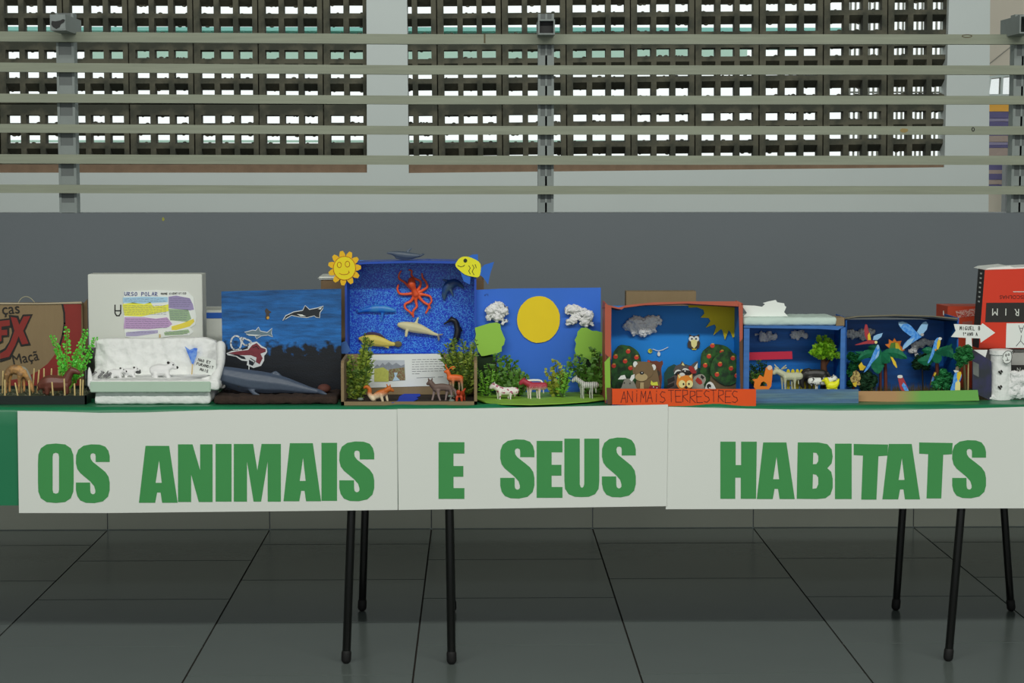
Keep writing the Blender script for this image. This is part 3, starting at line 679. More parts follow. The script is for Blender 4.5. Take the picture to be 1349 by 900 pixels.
sheet('highlighted_lines', [(226, 430), (240, 426), (255, 420), (256, 424), (250, 430), (232, 435), (226, 435)], Y3-.0028, .0008, hl('yellow two', (206, 190, 70)), pp)
sheet('highlighted_lines', [(216, 438), (248, 434), (250, 438), (240, 441), (217, 442)], Y3-.0028, .0008, hl('green two', (140, 164, 128)), pp)
hand('title', 'URSO POLAR', 164, 385, 4.6, 4.5, Y3-.0034, M('blue pencil ink', (84, 92, 140)), pp, .8, wl=.65)
hand('subtitle', 'NOME CIENTIFICO', 212, 386, 2.2, 2.25, Y3-.0034, m_blackp, pp, .45, rot=-1)
rn = random.Random(2); L = []
for (xa_, xb_, ya_, yb_) in ((164, 219, 394, 397), (163, 219, 403, 415), (166, 222, 421, 432), (168, 206, 438, 440), (224, 252, 393, 406), (224, 249, 410, 421), (218, 247, 437, 440)):
    y = ya_
    while y < yb_:
        x = xa_
        while x < xb_-3: l = rn.uniform(2, 6); L.append([(x, y+rn.uniform(-.3, .3)), (min(x+l, xb_), y+rn.uniform(-.3, .3))]); x += l+1.2
        y += 2.7
stroke('handwritten_lines', L, .42, Y3-.0034, M('grey pencil ink', (100, 96, 120)), pp)
st = tubes('stick', [[(210.5, 441, 0, 1), (210.5, 449, 0, 1)]], Y3-.006, m_stick, pp)
# ---- black crate edge behind polar display
kb = tbox('black_block', 113, 122, 460, 5.40, .05, m_black); tag(kb, 'small black block between the green sprigs and the white snow display', 'block')
# ---- 4 styrofoam polar scene ----------------------------------------------
m_snow = M('white plaster snow', (208, 214, 208), .9, .04, 40, bump=.8, bscale=70)
m_foam = M('pale green-white foam edge', (160, 180, 164), .7, .04, 20)
Y4 = YB(533, 200)
sn = thing('snow_display', P(200, 533, Y4), 'white styrofoam snow scene with wavy back wall, for polar bears', 'display')
x0, x1 = X(124, Y4), X(277, Y4)
def rough_box(name, x0, x1, y0, y1, z0, z1, mat, parent, amp=.004, vox=.006, seed=1):
    bm = bmesh.new(); addbox(bm, x0, x1, y0, y1, z0, z1); me = remeshed(bm, vox, 3)
    for v in me.vertices:
        c = v.co*40; f = 1.6*mnoise.noise(v.co*60)+.9*mnoise.noise(v.co*160)
        v.co += v.normal*amp*f*.5
    for v in me.vertices: v.co.z = max(v.co.z, ZB)
    return link(me, name, mat, parent, smooth=True)
rough_box('foam_base', x0, x1, Y4, Y4+.16, ZB, P(200, 516.5, Y4).z, m_snow, sn, .003)
Y4t = Y4-.018
zl0, zl1 = P(200, 517, Y4t).z, P(200, 503, Y4t).z
box('tray_rim', X(118, Y4t), X(277, Y4t), Y4t, Y4t+.006, zl0, zl1, m_foam, sn, .002)
rough_box('snow_floor', X(116, Y4t), X(288, Y4t), Y4t+.004, Y4t+.18, zl0+.004, zl1+.003, m_snow, sn, .003, .005)
body('snow_left_lip', [[(118.5, 508, 2, 4), (118, 497, 3, 3.5), (116.5, 485, 4, 1.6)], [(119, 503, 8, 4), (122, 500, 22, 5), (124, 494, 40, 5)]], Y4t+.012, m_snow, sn, .003, 3)
# wavy back wall + right slope
bm = bmesh.new(); yb4 = Y4+.145
top = [(126, 447), (160, 446), (200, 446.5), (240, 445.5), (270, 445), (284, 450), (290, 466)]
sheet_bm(bm, [[(124, 512), (124, 470)]+top+[(296, 490), (296, 512)]], yb4, .035)
me = remeshed(bm, .005, 3)
for v in me.vertices:
    c = v.co; f = 1.2*mnoise.noise(Vector((c.x*38, 0, c.z*9)))+.9*mnoise.noise(c*45)+.5*mnoise.noise(c*120)
    v.co += Vector((0, -1, 0))*.0055*f+v.normal*.001*f
link(me, 'snow_wall', m_snow, sn, smooth=True)
body('snow_bank', [([(281, 508, 0, 5), (283, 500, 4, 7), (286, 490, 12, 6), (287, 478, 30, 6), (284, 460, 52, 7)], 1.2), [(264, 503, 6, 4), (278, 500, 14, 7), (282, 490, 40, 8)]], Y4t+.02, m_snow, sn, .004, 4)
body('grey_gravel', [([(x_, y_, d_, 1.7)]*2 and [(x_, y_, d_, 1.7), (x_+1.4, y_+.3, d_, 1.4)], 1.2) for x_, y_, d_ in [(120+((i*37) % 31), 496.5-((i*13) % 6), ((i*7) % 12)*1.5) for i in range(34)]], Y4+.03, M('dark grey gravel', (88, 88, 90), .9, .5, 200, bump=1, c2=(140, 140, 140)), sn, .0016, 1)
sheet('blue_pennant', [(243.5, 456.5), (250, 461), (256, 458.5), (260, 459), (259, 468), (254, 482), (249, 470)], yb4-.012, .002, M('blue tissue paper', (104, 142, 204), .7, .25, 60, c2=(60, 104, 196)), sn)
tubes('pennant_stick', [[(253.5, 480, 0, .8), (252.5, 496, 0, .8)]], yb4-.013, m_stick, sn)
sg = sheet('sign_card', [(262, 469), (284, 474), (285, 484), (281, 495), (255, 491), (256, 484)], Y4+.012, .002, m_wpaper, sn)
for i, (s_, x_, y_) in enumerate((('NAO ET', 261.5, 472.3), ('FURANDIT', 259.5, 477.5), ('MAIS', 264, 485.0))):
    hand('sign_writing', s_, x_, y_, 3.2, 2.9, Y4+.0105, m_blackp, sg, .55, rot=14)
def bear(lbl, cx, cy, s, d, Yb, face=1):
    f = lambda u, v, dy, r: (cx+u*s*face, cy+v*s, dy*s, r*s)
    t = animal('toy_polar_bear', lbl, 'toy animal', Yb, [
        ([f(-9, -9, 0, 5), f(-3, -9.5, 0, 6.5), f(4, -9, 0, 6)], .9), [f(4, -10, 0, 4.5), f(9, -13, 0, 3.9), f(11, -14, 0, 3.9)], [f(11, -13, 0, 3), f(15, -11.5, 0, 2)],
        [f(-9, -6, 3, 3), f(-9, -1, 3, 2.3)], [f(-6, -6, -3, 3), f(-6, -1, -3, 2.3)], [f(3, -6, 3, 3), f(4, -1, 3, 2.2)], [f(6, -6, -3, 3), f(8, -1, -3, 2.2)], [f(8, -17, 2, 1.3), f(8, -17.5, 2, 1)], [f(11, -17.5, -2, 1.3), f(11, -18, -2, 1)]],
        M('off-white toy bear', (222, 220, 210), .7, .06, 60))
    ball('nose', cx+16.2*s*face, cy-11.8*s, 1.5*s, Yb, m_blackp, t); 
    ball('eye', cx+12.5*s*face, cy-15*s, .8*s, Yb, m_blackp, t, dy=-3.2*s)
    ball('ear', cx+7.2*s*face, cy-17*s, 1.5*s, Yb, m_blackp, t, dy=-2*s)
    return t
bear('largest white toy polar bear with black ears, right of middle of the snow', 213, 499, 1.25, 0, Y4+.06)
bear('small white toy polar bear nearest the grey gravel', 153, 499, .82, 0, Y4+.05)
bear('small white toy polar bear cub right of the other cub', 171, 498, .82, 0, Y4+.07)
pk = body('dark_pebble', [[(180, 490.5, 0, 2), (184, 490.5, 0, 2.4)]], Y4+.055, M('dark pebble', (60, 62, 62)), None, .002, 1); tag(pk, 'dark pebble lying on the snow right of the bear cubs', 'pebble')
# ---- 5 white box with blue band ------------------------------------------
Y5 = 5.58
c5 = thing('white_box', P(280, 480, Y5), 'white box with a blue band half hidden behind the painted sea board', 'box')
tbox('box_body', 262, 330, 409, Y5, .16, m_wcard, c5, .0015)
sheet('blue_band', [(262, 412), (330, 412), (330, 419.5), (262, 419.5)], Y5-.001, .001, M('blue band print', (28, 82, 168)), c5)
# ---- 6 painted sea board with sperm whale -------------------------------
Y6 = YB(533, 360)
m_sea = M('painted sea gradient', (7, 13, 22), .45, .1, 22, mode='grad', c2=(22, 92, 158), bump=.15, bscale=90, stretch=(1, 1, 1))
nt = m_sea.node_tree
for n in nt.nodes:
    if n.type == 'TEX_NOISE' and n.inputs['Scale'].default_value == 22: n.inputs['Scale'].default_value = 14
    if n.type == 'VALTORGB': n.color_ramp.elements[0].position = .62; n.color_ramp.elements[1].position = .68; e = n.color_ramp.elements.new(1.2 if False else 1.0); e.color = (.72, .72, .72, 1)
streaks(m_sea, .45, 9, 60)
sea = thing('sea_board', P(365, 533, Y6), 'upright board painted blue over black sea, on a dark earth base', 'display')
Y6b = Y6+.165
sheet('painted_board', [(291.5, 384), (449.5, 380.5), (449.5, 524), (294, 524)], Y6b, .004, m_sea, sea)
m_bark = M('dark earth and bark', (46, 34, 28), .95, .4, 60, bump=1, bscale=90)
rough_box('earth_base', X(281, Y6), X(444, Y6), Y6, Y6+.16, ZB, P(360, 522, Y6).z, m_bark, sea, .005, .005)
m_maroon = M('reddish brown stone', (84, 48, 40), .8, .3, 60)
for x_, y_, r_ in ((332, 520, 8), (427, 512, 9), (300, 524, 5)): ball('stone', x_, y_, r_, Y6+.07, m_maroon, sea, ry=r_*.7)
# bare cut-outs on the board
m_cut = M('paper cut-out margin', (190, 194, 196)); m_orcaB = M('orca black', (30, 34, 40)); 
def grow(pts, k=1.0):
    cx = sum(p[0] for p in pts)/len(pts); cy = sum(p[1] for p in pts)/len(pts); out = []
    n = len(pts); area_ = sum(pts[i][0]*pts[(i+1) % n][1]-pts[(i+1) % n][0]*pts[i][1] for i in range(n)); sg = 1 if area_ > 0 else -1
    for i in range(n):
        a_, b_ = pts[i-1], pts[(i+1) % n]; dx, dy = b_[0]-a_[0], b_[1]-a_[1]; l = math.hypot(dx, dy) or 1
        out.append((pts[i][0]+sg*dy/l*k, pts[i][1]-sg*dx/l*k))
    return out
orca = [(373, 422.5), (376.5, 416.5), (387, 411.5), (399, 409.5), (402, 403), (407.5, 408.3), (418, 406.3), (426, 403.8), (424.5, 407), (421, 411.5), (420.5, 418.5), (416.5, 417.5), (414, 415.5), (404.5, 418), (394, 417), (384, 415), (377, 419)]
oc = sheet('orca_cutout', grow(orca, 1.0), Y6b-.0015, .0012, m_cut, sea)
sheet('orca_print', orca, Y6b-.0021, .0006, m_orcaB, oc); sheet('white_patch', [(391, 414), (398, 414.5), (403, 416.8), (396, 416.5)], Y6b-.0027, .0006, m_wpaper, oc); sheet('white_patch', [(419, 407), (424.5, 404.7), (422, 408)], Y6b-.0027, .0006, m_wpaper, oc)
shark = [(322.5, 438), (333, 435.5), (337, 436), (340.5, 431.5), (342.5, 436.5), (352, 438.5), (358.5, 433), (357, 439), (359, 443.5), (353, 441), (344, 442), (338, 446), (336, 442), (328, 441.5)]
sc = sheet('shark_cutout', grow(shark, .9), Y6b-.0015, .0012, m_cut, sea); sheet('shark_print', shark, Y6b-.0021, .0006, M('shark grey', (92, 112, 124)), sc); sheet('white_belly', [(324, 440.5), (344, 441.5), (338, 442.5), (328, 442)], Y6b-.0027, .0006, m_wpaper, sc)
pg = sheet('diver_cutout', smoothpts([(351, 406), (354, 409), (357.5, 411.5), (354.5, 413), (355, 417), (353, 421), (349.5, 420), (350.5, 414), (349, 410)], 2), Y6b-.0015, .0012, M('dark brown print', (62, 54, 50)), sea)
sheet('orange_detail', disc(353, 418.8, 1.8, 2, 8), Y6b-.0021, .0006, M('orange print', (190, 140, 50)), pg)
squid_w = [(298, 465.5), (305, 462.5), (316, 461), (326, 458), (330, 452), (338, 450), (345, 456), (351, 459), (352, 464), (348, 469), (348, 475), (344, 482), (334, 485), (325, 481), (326, 476), (318, 475), (311, 470), (300, 468)]
sq = sheet('squid_cutout', squid_w, Y6b-.0015, .0012, m_cut, sea)
m_sq = M('squid maroon', (108, 40, 50), .6, .3, 150)
sheet('squid_print', [(300, 465.5), (312, 463), (327, 461), (332, 455), (338, 452), (344, 458), (350, 460), (350, 463.5), (343, 466), (346, 472), (342, 480), (337, 477), (338, 471), (330, 468), (314, 468)], Y6b-.0021, .0006, m_sq, sq)
stroke('cream_outline', [disc(311, 452, 7, 9.5, 14)+[(318, 452)], smoothpts([(318, 445), (325, 447), (331, 451), (324, 455), (319, 451), (320, 447)], 3)], 2.0, Y6b-.0015, m_cut, sq)
for pp_ in ([(304, 467.5), (312, 469), (318, 472.5), (324, 473.5), (322, 470), (312, 467)], [(328, 474), (334, 477), (333, 482), (328, 480)], [(318, 460), (326, 456.5), (327, 459), (319, 461.5)]): sheet('dark_gap', pp_, Y6b-.0021, .0006, M('sea black paper', (16, 22, 32)), sq)
stroke('dark_detail', [[(330, 472), (336, 476), (333, 481)], [(333, 458), (338, 456), (341, 460)]], .9, Y6b-.0027, m_blackp, sq)
tubes('cutout_stick', [[(328, 482, 0, .7), (328, 492, 0, .7)]], Y6b-.006, m_cut, sq)
yw = Y6+.055
wh = animal('toy_sperm_whale', 'large slate grey toy sperm whale lying on the earth in front of the sea board', 'toy animal', yw, [
    ([(292.5, 494, 0, 11.5), (297, 495, 0, 12.3), (310, 498, 0, 13.8), (330, 502, 0, 15), (350, 504.5, 0, 14.5), (372, 507, 0, 11.5), (392, 511, 0, 8), (410, 514.5, 0, 4.6), (424, 516.5, 0, 3)], .85),
    [(358, 494, 0, 2.5), (363, 490.5, 0, 2), (369, 495, 0, 2)], ([(330, 512, -8, 3), (338, 518, -12, 3), (347, 521.5, -13, 1.6)], .5),
    ([(418, 516, 0, 2.5), (424, 516, 8, 3), (430, 517, 14, 1.5)], 1), ([(418, 516, 0, 2.5), (425, 517, -6, 3), (431, 518.5, -10, 1.5)], 1), ([(300, 508, 0, 3), (318, 514, 0, 3), (332, 516, 0, 2.5)], .8)],
    M('slate grey whale plastic', (66, 76, 92), .45, .12, 30, bump=.2, bscale=100), voxel=.0025)
ball('eye', 316, 508, 1, yw, m_blackp, wh, dy=-13)
# ---- 7 glitter ocean box over a cardboard forest box -----------------------
Y7 = 5.40
m_blue = M('blue painted card', (22, 66, 160), .5, .1, 20)
m_glit = M('blue glitter sheet', (8, 50, 176), .35, .1, 420, mode='glitter', c2=(64, 140, 235))
gb = thing('glitter_box', P(540, 500, Y7), 'deep blue glitter-lined box standing behind the small forest box', 'display')
D7 = .12; yb7 = Y7+D7
a = P(455, 480, Y7); b = P(627.5, 345.5, Y7)
box('back_panel', a.x, b.x, yb7-.004, yb7, ZB, b.z, m_glit, gb)
box('side_panel', a.x, a.x+.006, Y7, yb7-.004, ZB, b.z, m_blue, gb); box('side_panel', b.x-.006, b.x, Y7, yb7-.004, ZB, b.z, m_blue, gb)
sheet('top_panel', [(455, 347.5), (490, 345), (560, 343.5), (610, 344.5), (628, 347), (628, 350), (600, 347.5), (540, 346.5), (480, 348), (455, 350.5)], Y7, D7-.004, m_blue, gb)
box('shelf_panel', a.x+.006, b.x-.006, Y7+.01, yb7-.004, P(540, 468, Y7).z-.01, P(540, 468, Y7).z-.005, m_blue, gb)
sheet('paper_scrap', [(448, 452), (456, 449), (462, 462), (458, 466), (450, 466)], Y7-.004, .003, M('light blue paper', (52, 90, 150)), gb)
sheet('paper_scrap', [(617, 452), (622, 462), (630, 466), (632, 452), (626, 446)], Y7-.004, .003, M('light blue paper', (52, 90, 150)), gb)
# cardboard forest box
Y7f = YB(534, 540); D = .20
fb = thing('forest_box', P(538, 534, Y7f), 'open brown cardboard box with dark soil and a printed landscape sheet', 'display')
x0, x1 = X(449, Y7f), X(628.5, Y7f); zt = P(540, 466.5, Y7f+D).z
box('soil_floor', x0+.008, x1-.008, Y7f+.004, Y7f+D, ZB, ZB+.006, M('dark potting soil', (40, 30, 22), 1, .5, 90, bump=1), fb)
box('back_panel', x0, x1, Y7f+D, Y7f+D+.005, ZB, zt, m_card, fb)
box('front_edge', x0, x1, Y7f, Y7f+.004, ZB, ZB+.010, m_card, fb)
for (xx, nm) in ((x0, 0), (x1-.008, 1)):
    bm = bmesh.new(); q = [(Y7f, ZB), (Y7f+D, ZB), (Y7f+D, zt), (Y7f+.02, zt), (Y7f+.006, zt-.006), (Y7f, zt-.018)]
    va = [bm.verts.new((xx, y, z)) for y, z in q]; vb = [bm.verts.new((xx+.008, y, z)) for y, z in q]
    bm.faces.new(va); bm.faces.new(vb[::-1])
    for i in range(6): bm.faces.new([va[i], va[(i+1) % 6], vb[(i+1) % 6], vb[i]])
    build(bm, 'side_panel', m_card, fb)
yp = Y7f+D-.0015
sh = sheet('text_sheet', [(483, 467.5), (583, 466), (592, 508), (483, 511)], yp, .0012, m_wpaper, fb)
pic = sheet('landscape_picture', [(493, 474.5), (533, 474.5), (534, 501), (493, 503)], yp-.0006, .0006, M('printed sky', (170, 176, 182)), sh)
sheet('mountain', [(493, 484), (497, 480), (500, 483), (504, 478), (507, 481), (512, 477), (517, 481), (522, 478), (528, 482), (533, 480), (533, 487), (493, 487)], yp-.001, .0004, M('printed mountain', (128, 134, 142), .7, .3, 200), pic)
sheet('meadow', [(493, 486), (505, 484), (512, 489), (512, 503), (493, 503)], yp-.0014, .0004, M('printed meadow', (172, 176, 84), .7, .2, 200), pic)
sheet('river_bank', [(512, 487), (524, 485), (533, 484), (534, 501), (512, 502)], yp-.0014, .0004, M('printed bank', (126, 130, 92), .7, .3, 250, c2=(116, 84, 60)), pic)
sheet('river', [(519, 491), (524, 491), (522, 496), (527, 501), (517, 502), (520, 496)], yp-.0018, .0004, M('printed river', (166, 190, 205)), pic)
rn = random.Random(6); L = []
for k in range(7):
    y = 474+k*3.1; x = 543
    while x < (586 if k < 6 else 552): l = rn.uniform(2, 6); L.append([(x, y-.02*(x-543)), (x+l, y-.02*(x+l-543))]); x += l+1.6
L.append([(549, 498), (573, 497)]); L.append([(577, 496.8), (584, 496.5)])
stroke('text_lines', L, .6, yp-.0006, M('grey print', (110, 112, 116)), sh)
pool = sheet('x', [(0, 0), (1, 0), (1, 1)], 5, .001, None)
bpy.data.objects.remove(pool)
def flatpatch(name, pts, z, mat, parent, h=.001):
    bm = bmesh.new(); v = [bm.verts.new(onz(x, y, z)) for x, y in pts]; f = bm.faces.new(v)
    r = bmesh.ops.extrude_face_region(bm, geom=[f])
    for g in r['geom']:
        if isinstance(g, bmesh.types.BMVert): g.co.z += h
    return build(bm, name, mat, parent)
flatpatch('paper_pond', [(516, 531), (524, 528.5), (526, 523), (532, 519.5), (553, 519), (554, 522), (549, 524), (551, 526), (544, 529.5), (530, 530.5)], ZB+.0065, M('blue pond paper', (16, 56, 176), .9, .1), fb, .0012)
for (x_, y_) in ((475, 526), (594, 522), (595, 528)): ball('pebble', x_, y_, 4, Y7f+.03 if y_ > 524 else Y7f+.06, M('grey pebble', (110, 122, 112), .6, .2, 60), fb, ry=2.2)
m_nee = m_leafC
plant('bushy green moss plant in the left corner of the forest box', (472, 529), [(455, 478), (462, 470), (470, 490), (482, 444), (480, 458), (484, 470), (458, 500), (488, 450), (476, 482), (468, 505), (484, 488), (463, 488), (456, 512), (478, 508), (486, 466), (490, 476)], Y7f+.10, 7.5, m_nee, m_stem, dens=1.5, seed=11, group=None)
plant('bushy green moss plant in the right corner of the forest box', (612, 527), [(581, 464), (590, 456), (586, 474), (600, 468), (610, 452), (618, 460), (622, 478), (606, 484), (612, 496), (620, 500), (598, 448), (626, 452), (600, 478), (618, 488), (616, 470), (592, 466)], Y7f+.12, 7.5, m_nee, m_stem, dens=1.4, seed=12)
yq = Y7f+.045
sqr = animal('toy_fox', 'cream toy fox with orange back and curled tail in the forest box', 'toy animal', yq, [
    ([(495, 522, 0, 4.5), (501, 519, 0, 5.5), (508, 516, 0, 4.5)], .8), [(508, 515, 0, 4), (513, 512, 0, 4)], [(512, 512, 0, 3.8), (518, 515, 0, 1.8)],
    [(492, 526, 0, 3.6), (487, 520, 0, 3.2), (487, 513, 0, 2.8), (483, 509.5, 0, 2.4), (480, 511, 0, 1.8)],
    [(494, 524, 3, 3.6), (493, 530, 3, 1.8), (498, 531, 3, 1.4)], [(502, 520, -3, 2.6), (505, 531, -3, 1.5)], [(508, 519, 3, 2.3), (511, 531, 3, 1.4)], [(510, 508, 2, 1.2), (509.5, 506.5, 2, .8)], [(514, 508, -2, 1.2), (514, 506.5, -2, .8)]],
    M('cream and orange fox plastic', (206, 190, 160), .5, .1, 30, c2=(176, 92, 28), mode='grad'), voxel=.0015)
wf_ = animal('toy_wolf', 'grey-brown toy wolf looking left in the forest box', 'toy animal', yq+.015, [
    ([(573, 511, 0, 5), (582, 510, 0, 5), (592, 511, 0, 4.5)], .8), [(571, 509, 0, 4), (567, 504, 0, 3.8)], [(567, 503.5, 0, 3.5), (563, 506, 0, 2)], [(565, 501, 2, 1.4), (564, 498.5, 2, .8)], [(569, 500.5, -2, 1.4), (569.5, 498, -2, .8)],
    [(573, 513, 2, 3), (571, 521, 2, 1.6), (569, 529, 2, 1.5)], [(577, 514, -2, 3), (578, 522, -2, 1.6), (580, 528, -2, 1.5)], [(590, 513, 2, 3), (588, 521, 2, 1.5), (587, 528, 2, 1.4)], [(593, 512, -2, 3), (595, 520, -2, 1.5), (593, 527, -2, 1.4)], [(595, 510, 0, 2), (600, 516, 0, 1.8), (601, 522, 0, 1)]],
    M('grey wolf plastic', (132, 116, 112), .6, .15, 60, c2=(92, 74, 66), mode='grad'), voxel=.0015)
dr = animal('toy_deer', 'orange toy deer half hidden by the right moss plant', 'toy animal', yq+.04, [
    ([(592, 498, 0, 4.5), (600, 498, 0, 4.8), (607, 498.5, 0, 4.5)], .8), [(592, 496, 0, 3), (590, 490, 0, 3)], [(590, 489, 0, 2.8), (586, 490, 0, 1.8)], [(590, 487, 2, 1), (587, 483, 3, 1), (588, 480, 3, .7)], [(592, 486, -2, 1), (596, 483, -3, 1), (600, 484, -3, .8)], [(594, 484, -2, .8), (597, 487, -3, .8)],
    [(593, 500, 2, 2.6), (594, 510, 2, 1.4), (593, 524, 2, 1.2)], [(597, 500, -2, 2.4), (597, 510, -2, 1.4), (598, 524, -2, 1.2)], [(605, 500, 2, 2.4), (605, 510, 2, 1.4), (605, 522, 2, 1.2)], [(608, 500, -2, 2.4), (609, 510, -2, 1.4), (609, 522, -2, 1.2)]],
    M('orange deer plastic', (150, 140, 110), .5, .1, 30, c2=(204, 92, 34), mode='grad'), voxel=.0015)
animal('toy_red_animal', 'small rust red four-legged toy at the right front of the forest box', 'toy animal', yq-.005, [
    ([(605, 520, 0, 4.2), (609, 520, 8, 4)], 1), [(604, 517, -4, 3.4), (604, 515.5, -5, 3)], [(602, 523, -2, 2), (601.5, 531, -2, 1.5)], [(608, 523, -2, 2), (608.5, 531, -2, 1.5)], [(611, 522, 8, 2), (612, 529, 8, 1.4)], [(610, 517, 8, 2), (613, 513, 10, 1.2)]],
    M('rust red plastic', (172, 62, 34), .45, .15, 60), voxel=.0015)
# toys on the glitter panel
yg = yb7-.012
oct_ = animal('toy_octopus', 'orange-red toy octopus with spread arms on the blue glitter panel', 'toy animal', yg, [
    [(542, 369, -2, 4.5), (542.5, 374, -4, 5.5), (545, 381, -2, 3.6), (548, 388, 0, 5)],
    [(546, 386, 0, 2.6), (537, 387.5, 0, 2), (527, 387, -1, 1.7), (523.7, 381, -2, 1.5), (525, 375, -2, 1.3)],
    [(544, 382, 0, 2.2), (539, 378, 0, 1.9), (533, 372, -1, 1.6), (526, 367, -2, 1.5), (526, 361, -2, 1.3), (528.5, 357, -2, 1.2)],
    [(546, 381, 2, 2), (545, 368, 3, 1.6), (542, 362, 0, 1.4), (542.5, 357, -1, 1.3), (539, 355.5, -2, 1.2)],
    [(549, 384, 0, 2.2), (553, 378, 0, 1.9), (554, 371, -1, 1.6), (549, 368, -1, 1.5), (545, 366, 0, 1.3)],
    [(551, 386, 0, 2.2), (558, 382, 0, 1.9), (563, 378, -1, 1.7), (561, 371, -2, 1.5), (557, 366, -2, 1.4), (556, 360.5, -2, 1.3)],
    [(551, 388, 0, 2.4), (560, 388.5, 0, 1.9), (567, 391, -1, 1.6), (568.5, 397, -2, 1.5), (565.5, 402, -2, 1.4), (567, 406, -2, 1.2)],
    [(551, 390, 0, 2.4), (556, 396, 0, 2), (561, 400, -1, 1.8), (565, 402, -1, 1.6), (563.5, 408, -2, 1.5), (561, 412.5, -2, 1.3)],
    [(548, 391, 0, 2.4), (548, 398, 0, 2), (549, 404, -1, 1.8), (544.5, 410, -2, 1.6), (544.5, 417.5, -2, 1.3)],
    [(545, 391, 0, 2.4), (541, 397, 0, 2), (534, 400.5, -1, 1.8), (534, 406, -2, 1.6), (540, 411, -2, 1.5), (543, 415, -1, 1.3)]],
    M('orange-red rubber', (212, 78, 36), .4, .12, 40), voxel=.0014, smooth=2)
animal('toy_blue_shark', 'blue toy shark blending into the blue glitter at the left of the octopus', 'toy animal', yg, [
    ([(472, 411, 0, 1.5), (480, 408.5, 0, 3), (493, 407, 0, 5), (507, 407, 0, 5), (518, 409, 0, 3), (521, 410, 0, 1.5)], .7), ([(494, 403, 0, 2), (496, 397, 0, 1)], .5), ([(504, 411, 0, 2.4), (503, 422, 0, 1.2)], .5), ([(475, 410, 0, 1.4), (469, 407, 0, .9)], .5)],
    M('turquoise blue shark plastic', (50, 120, 180), .4, .2, 40, c2=(28, 100, 190)), voxel=.0015)
bl = animal('toy_beluga', 'cream toy beluga whale on the glitter panel below the octopus', 'toy animal', yg-.004, [
    ([(526, 428, 0, 3.5), (532, 429, 0, 5.5), (541, 431, 0, 7), (551, 433, 0, 6.8), (561, 436, 0, 4.8), (570, 439.5, 0, 2.8), (577, 441.5, 0, 1.8)], .7), ([(548, 426, 0, 2.4), (551, 418.5, 0, 1.2)], .5), ([(536, 436, -4, 2.4), (535, 442.5, -5, 2)], .6)],
    M('cream whale plastic', (188, 182, 140), .5, .08, 40), voxel=.0016)
body('tail_fluke', [([(576, 441, 0, 1.8), (582, 441, 0, 1.2), (583, 440, 0, 1)], .6), ([(577, 441, 0, 1.8), (578, 447, 0, 1.6), (577.5, 449, 0, 1)], .6)], yg-.004, M('grey fluke', (120, 118, 112)), bl, .0014, 1)
yfh = animal('toy_yellow_fish', 'yellow toy fish with dark fins at the lower left of the glitter panel', 'toy animal', yg-.002, [
    ([(474, 446, 0, 2.5), (480, 447, 0, 5.5), (492, 448.5, 0, 8), (504, 451, 0, 6.5), (514, 453, 0, 3.5), (519, 453.5, 0, 2.8)], .6), ([(507, 456, 0, 2.2), (512, 458.5, 0, 1)], .5)],
    M('yellow fish plastic', (196, 178, 78), .5, .15, 40), voxel=.0016)
body('tail_fin', [([(518, 453.5, 0, 2.4), (524, 453.5, 0, 4.4), (526.5, 453.5, 0, 4)], .35)], yg-.002, M('dark olive fin', (92, 86, 54)), yfh, .0014, 1)
body('dorsal_fin', [([(480, 441.5, 0, 1.4), (488, 439.5, 0, 2.4), (500, 441.5, 0, 2.2), (507, 446, 0, 1.2)], .5)], yg-.002, M('dark violet fin', (58, 38, 62)), yfh, .0014, 1)
animal('toy_seahorse', 'black toy seahorse at the lower right of the glitter panel', 'toy animal', yg-.004, [
    [(585, 427, 0, 1.2), (590, 424, 0, 1.8), (595, 421.5, 0, 3.6), (600, 424, 0, 4), (602, 430, 0, 4.2), (603, 437, 0, 4.8), (601, 446, 0, 4.6), (597, 453, 0, 3.4), (596, 461, 0, 2.4), (600, 466, 0, 1.8)], [(594, 418.5, 0, 1.2), (595, 417, 0, .8)], ([(606, 432, 0, 2), (609, 436, 0, 1)], .5)],
    M('black seahorse plastic', (26, 28, 32), .35, .1, 40), voxel=.0015)
animal('toy_grey_dolphin', 'mottled grey-blue toy dolphin curled at the upper right of the glitter panel', 'toy animal', yg, [
    ([(585, 394, 0, 2), (586, 386, 0, 4.5), (591, 377, 0, 6.5), (599, 373, 0, 5.5), (606, 375, 0, 3.2), (610, 379, 0, 1.8)], .7), ([(590, 371, 0, 2.4), (584, 368.5, 0, 1.4)], .5), ([(594, 382, -3, 2), (597, 390, -4, 1.2)], .5)],
    M('mottled grey blue plastic', (60, 84, 104), .4, .3, 40, c2=(30, 66, 120)), voxel=.0016)
yd = Y7+.05; dz = 0
animal('toy_dark_dolphin', 'dark slate toy dolphin lying on top of the blue glitter box', 'toy animal', yd, [
    ([(510, 333.5, 0, 1.2), (516, 333.5, 0, 2.4), (524, 335, 0, 4.6), (535, 336.5, 0, 5), (546, 337, 0, 3.6), (554, 336.5, 0, 1.8)], .8), ([(537, 331, 0, 2.2), (543, 326.5, 0, .9)], .4), ([(553, 337, 0, 1.6), (558.5, 334.5, 0, 1.2)], 2), ([(522, 339, 0, 2.0), (535, 341, 0, 1.8), (545, 340, 0, 1.2)], 1)],
    M('dark slate dolphin plastic', (66, 78, 92), .4, .15, 40), voxel=.0016)
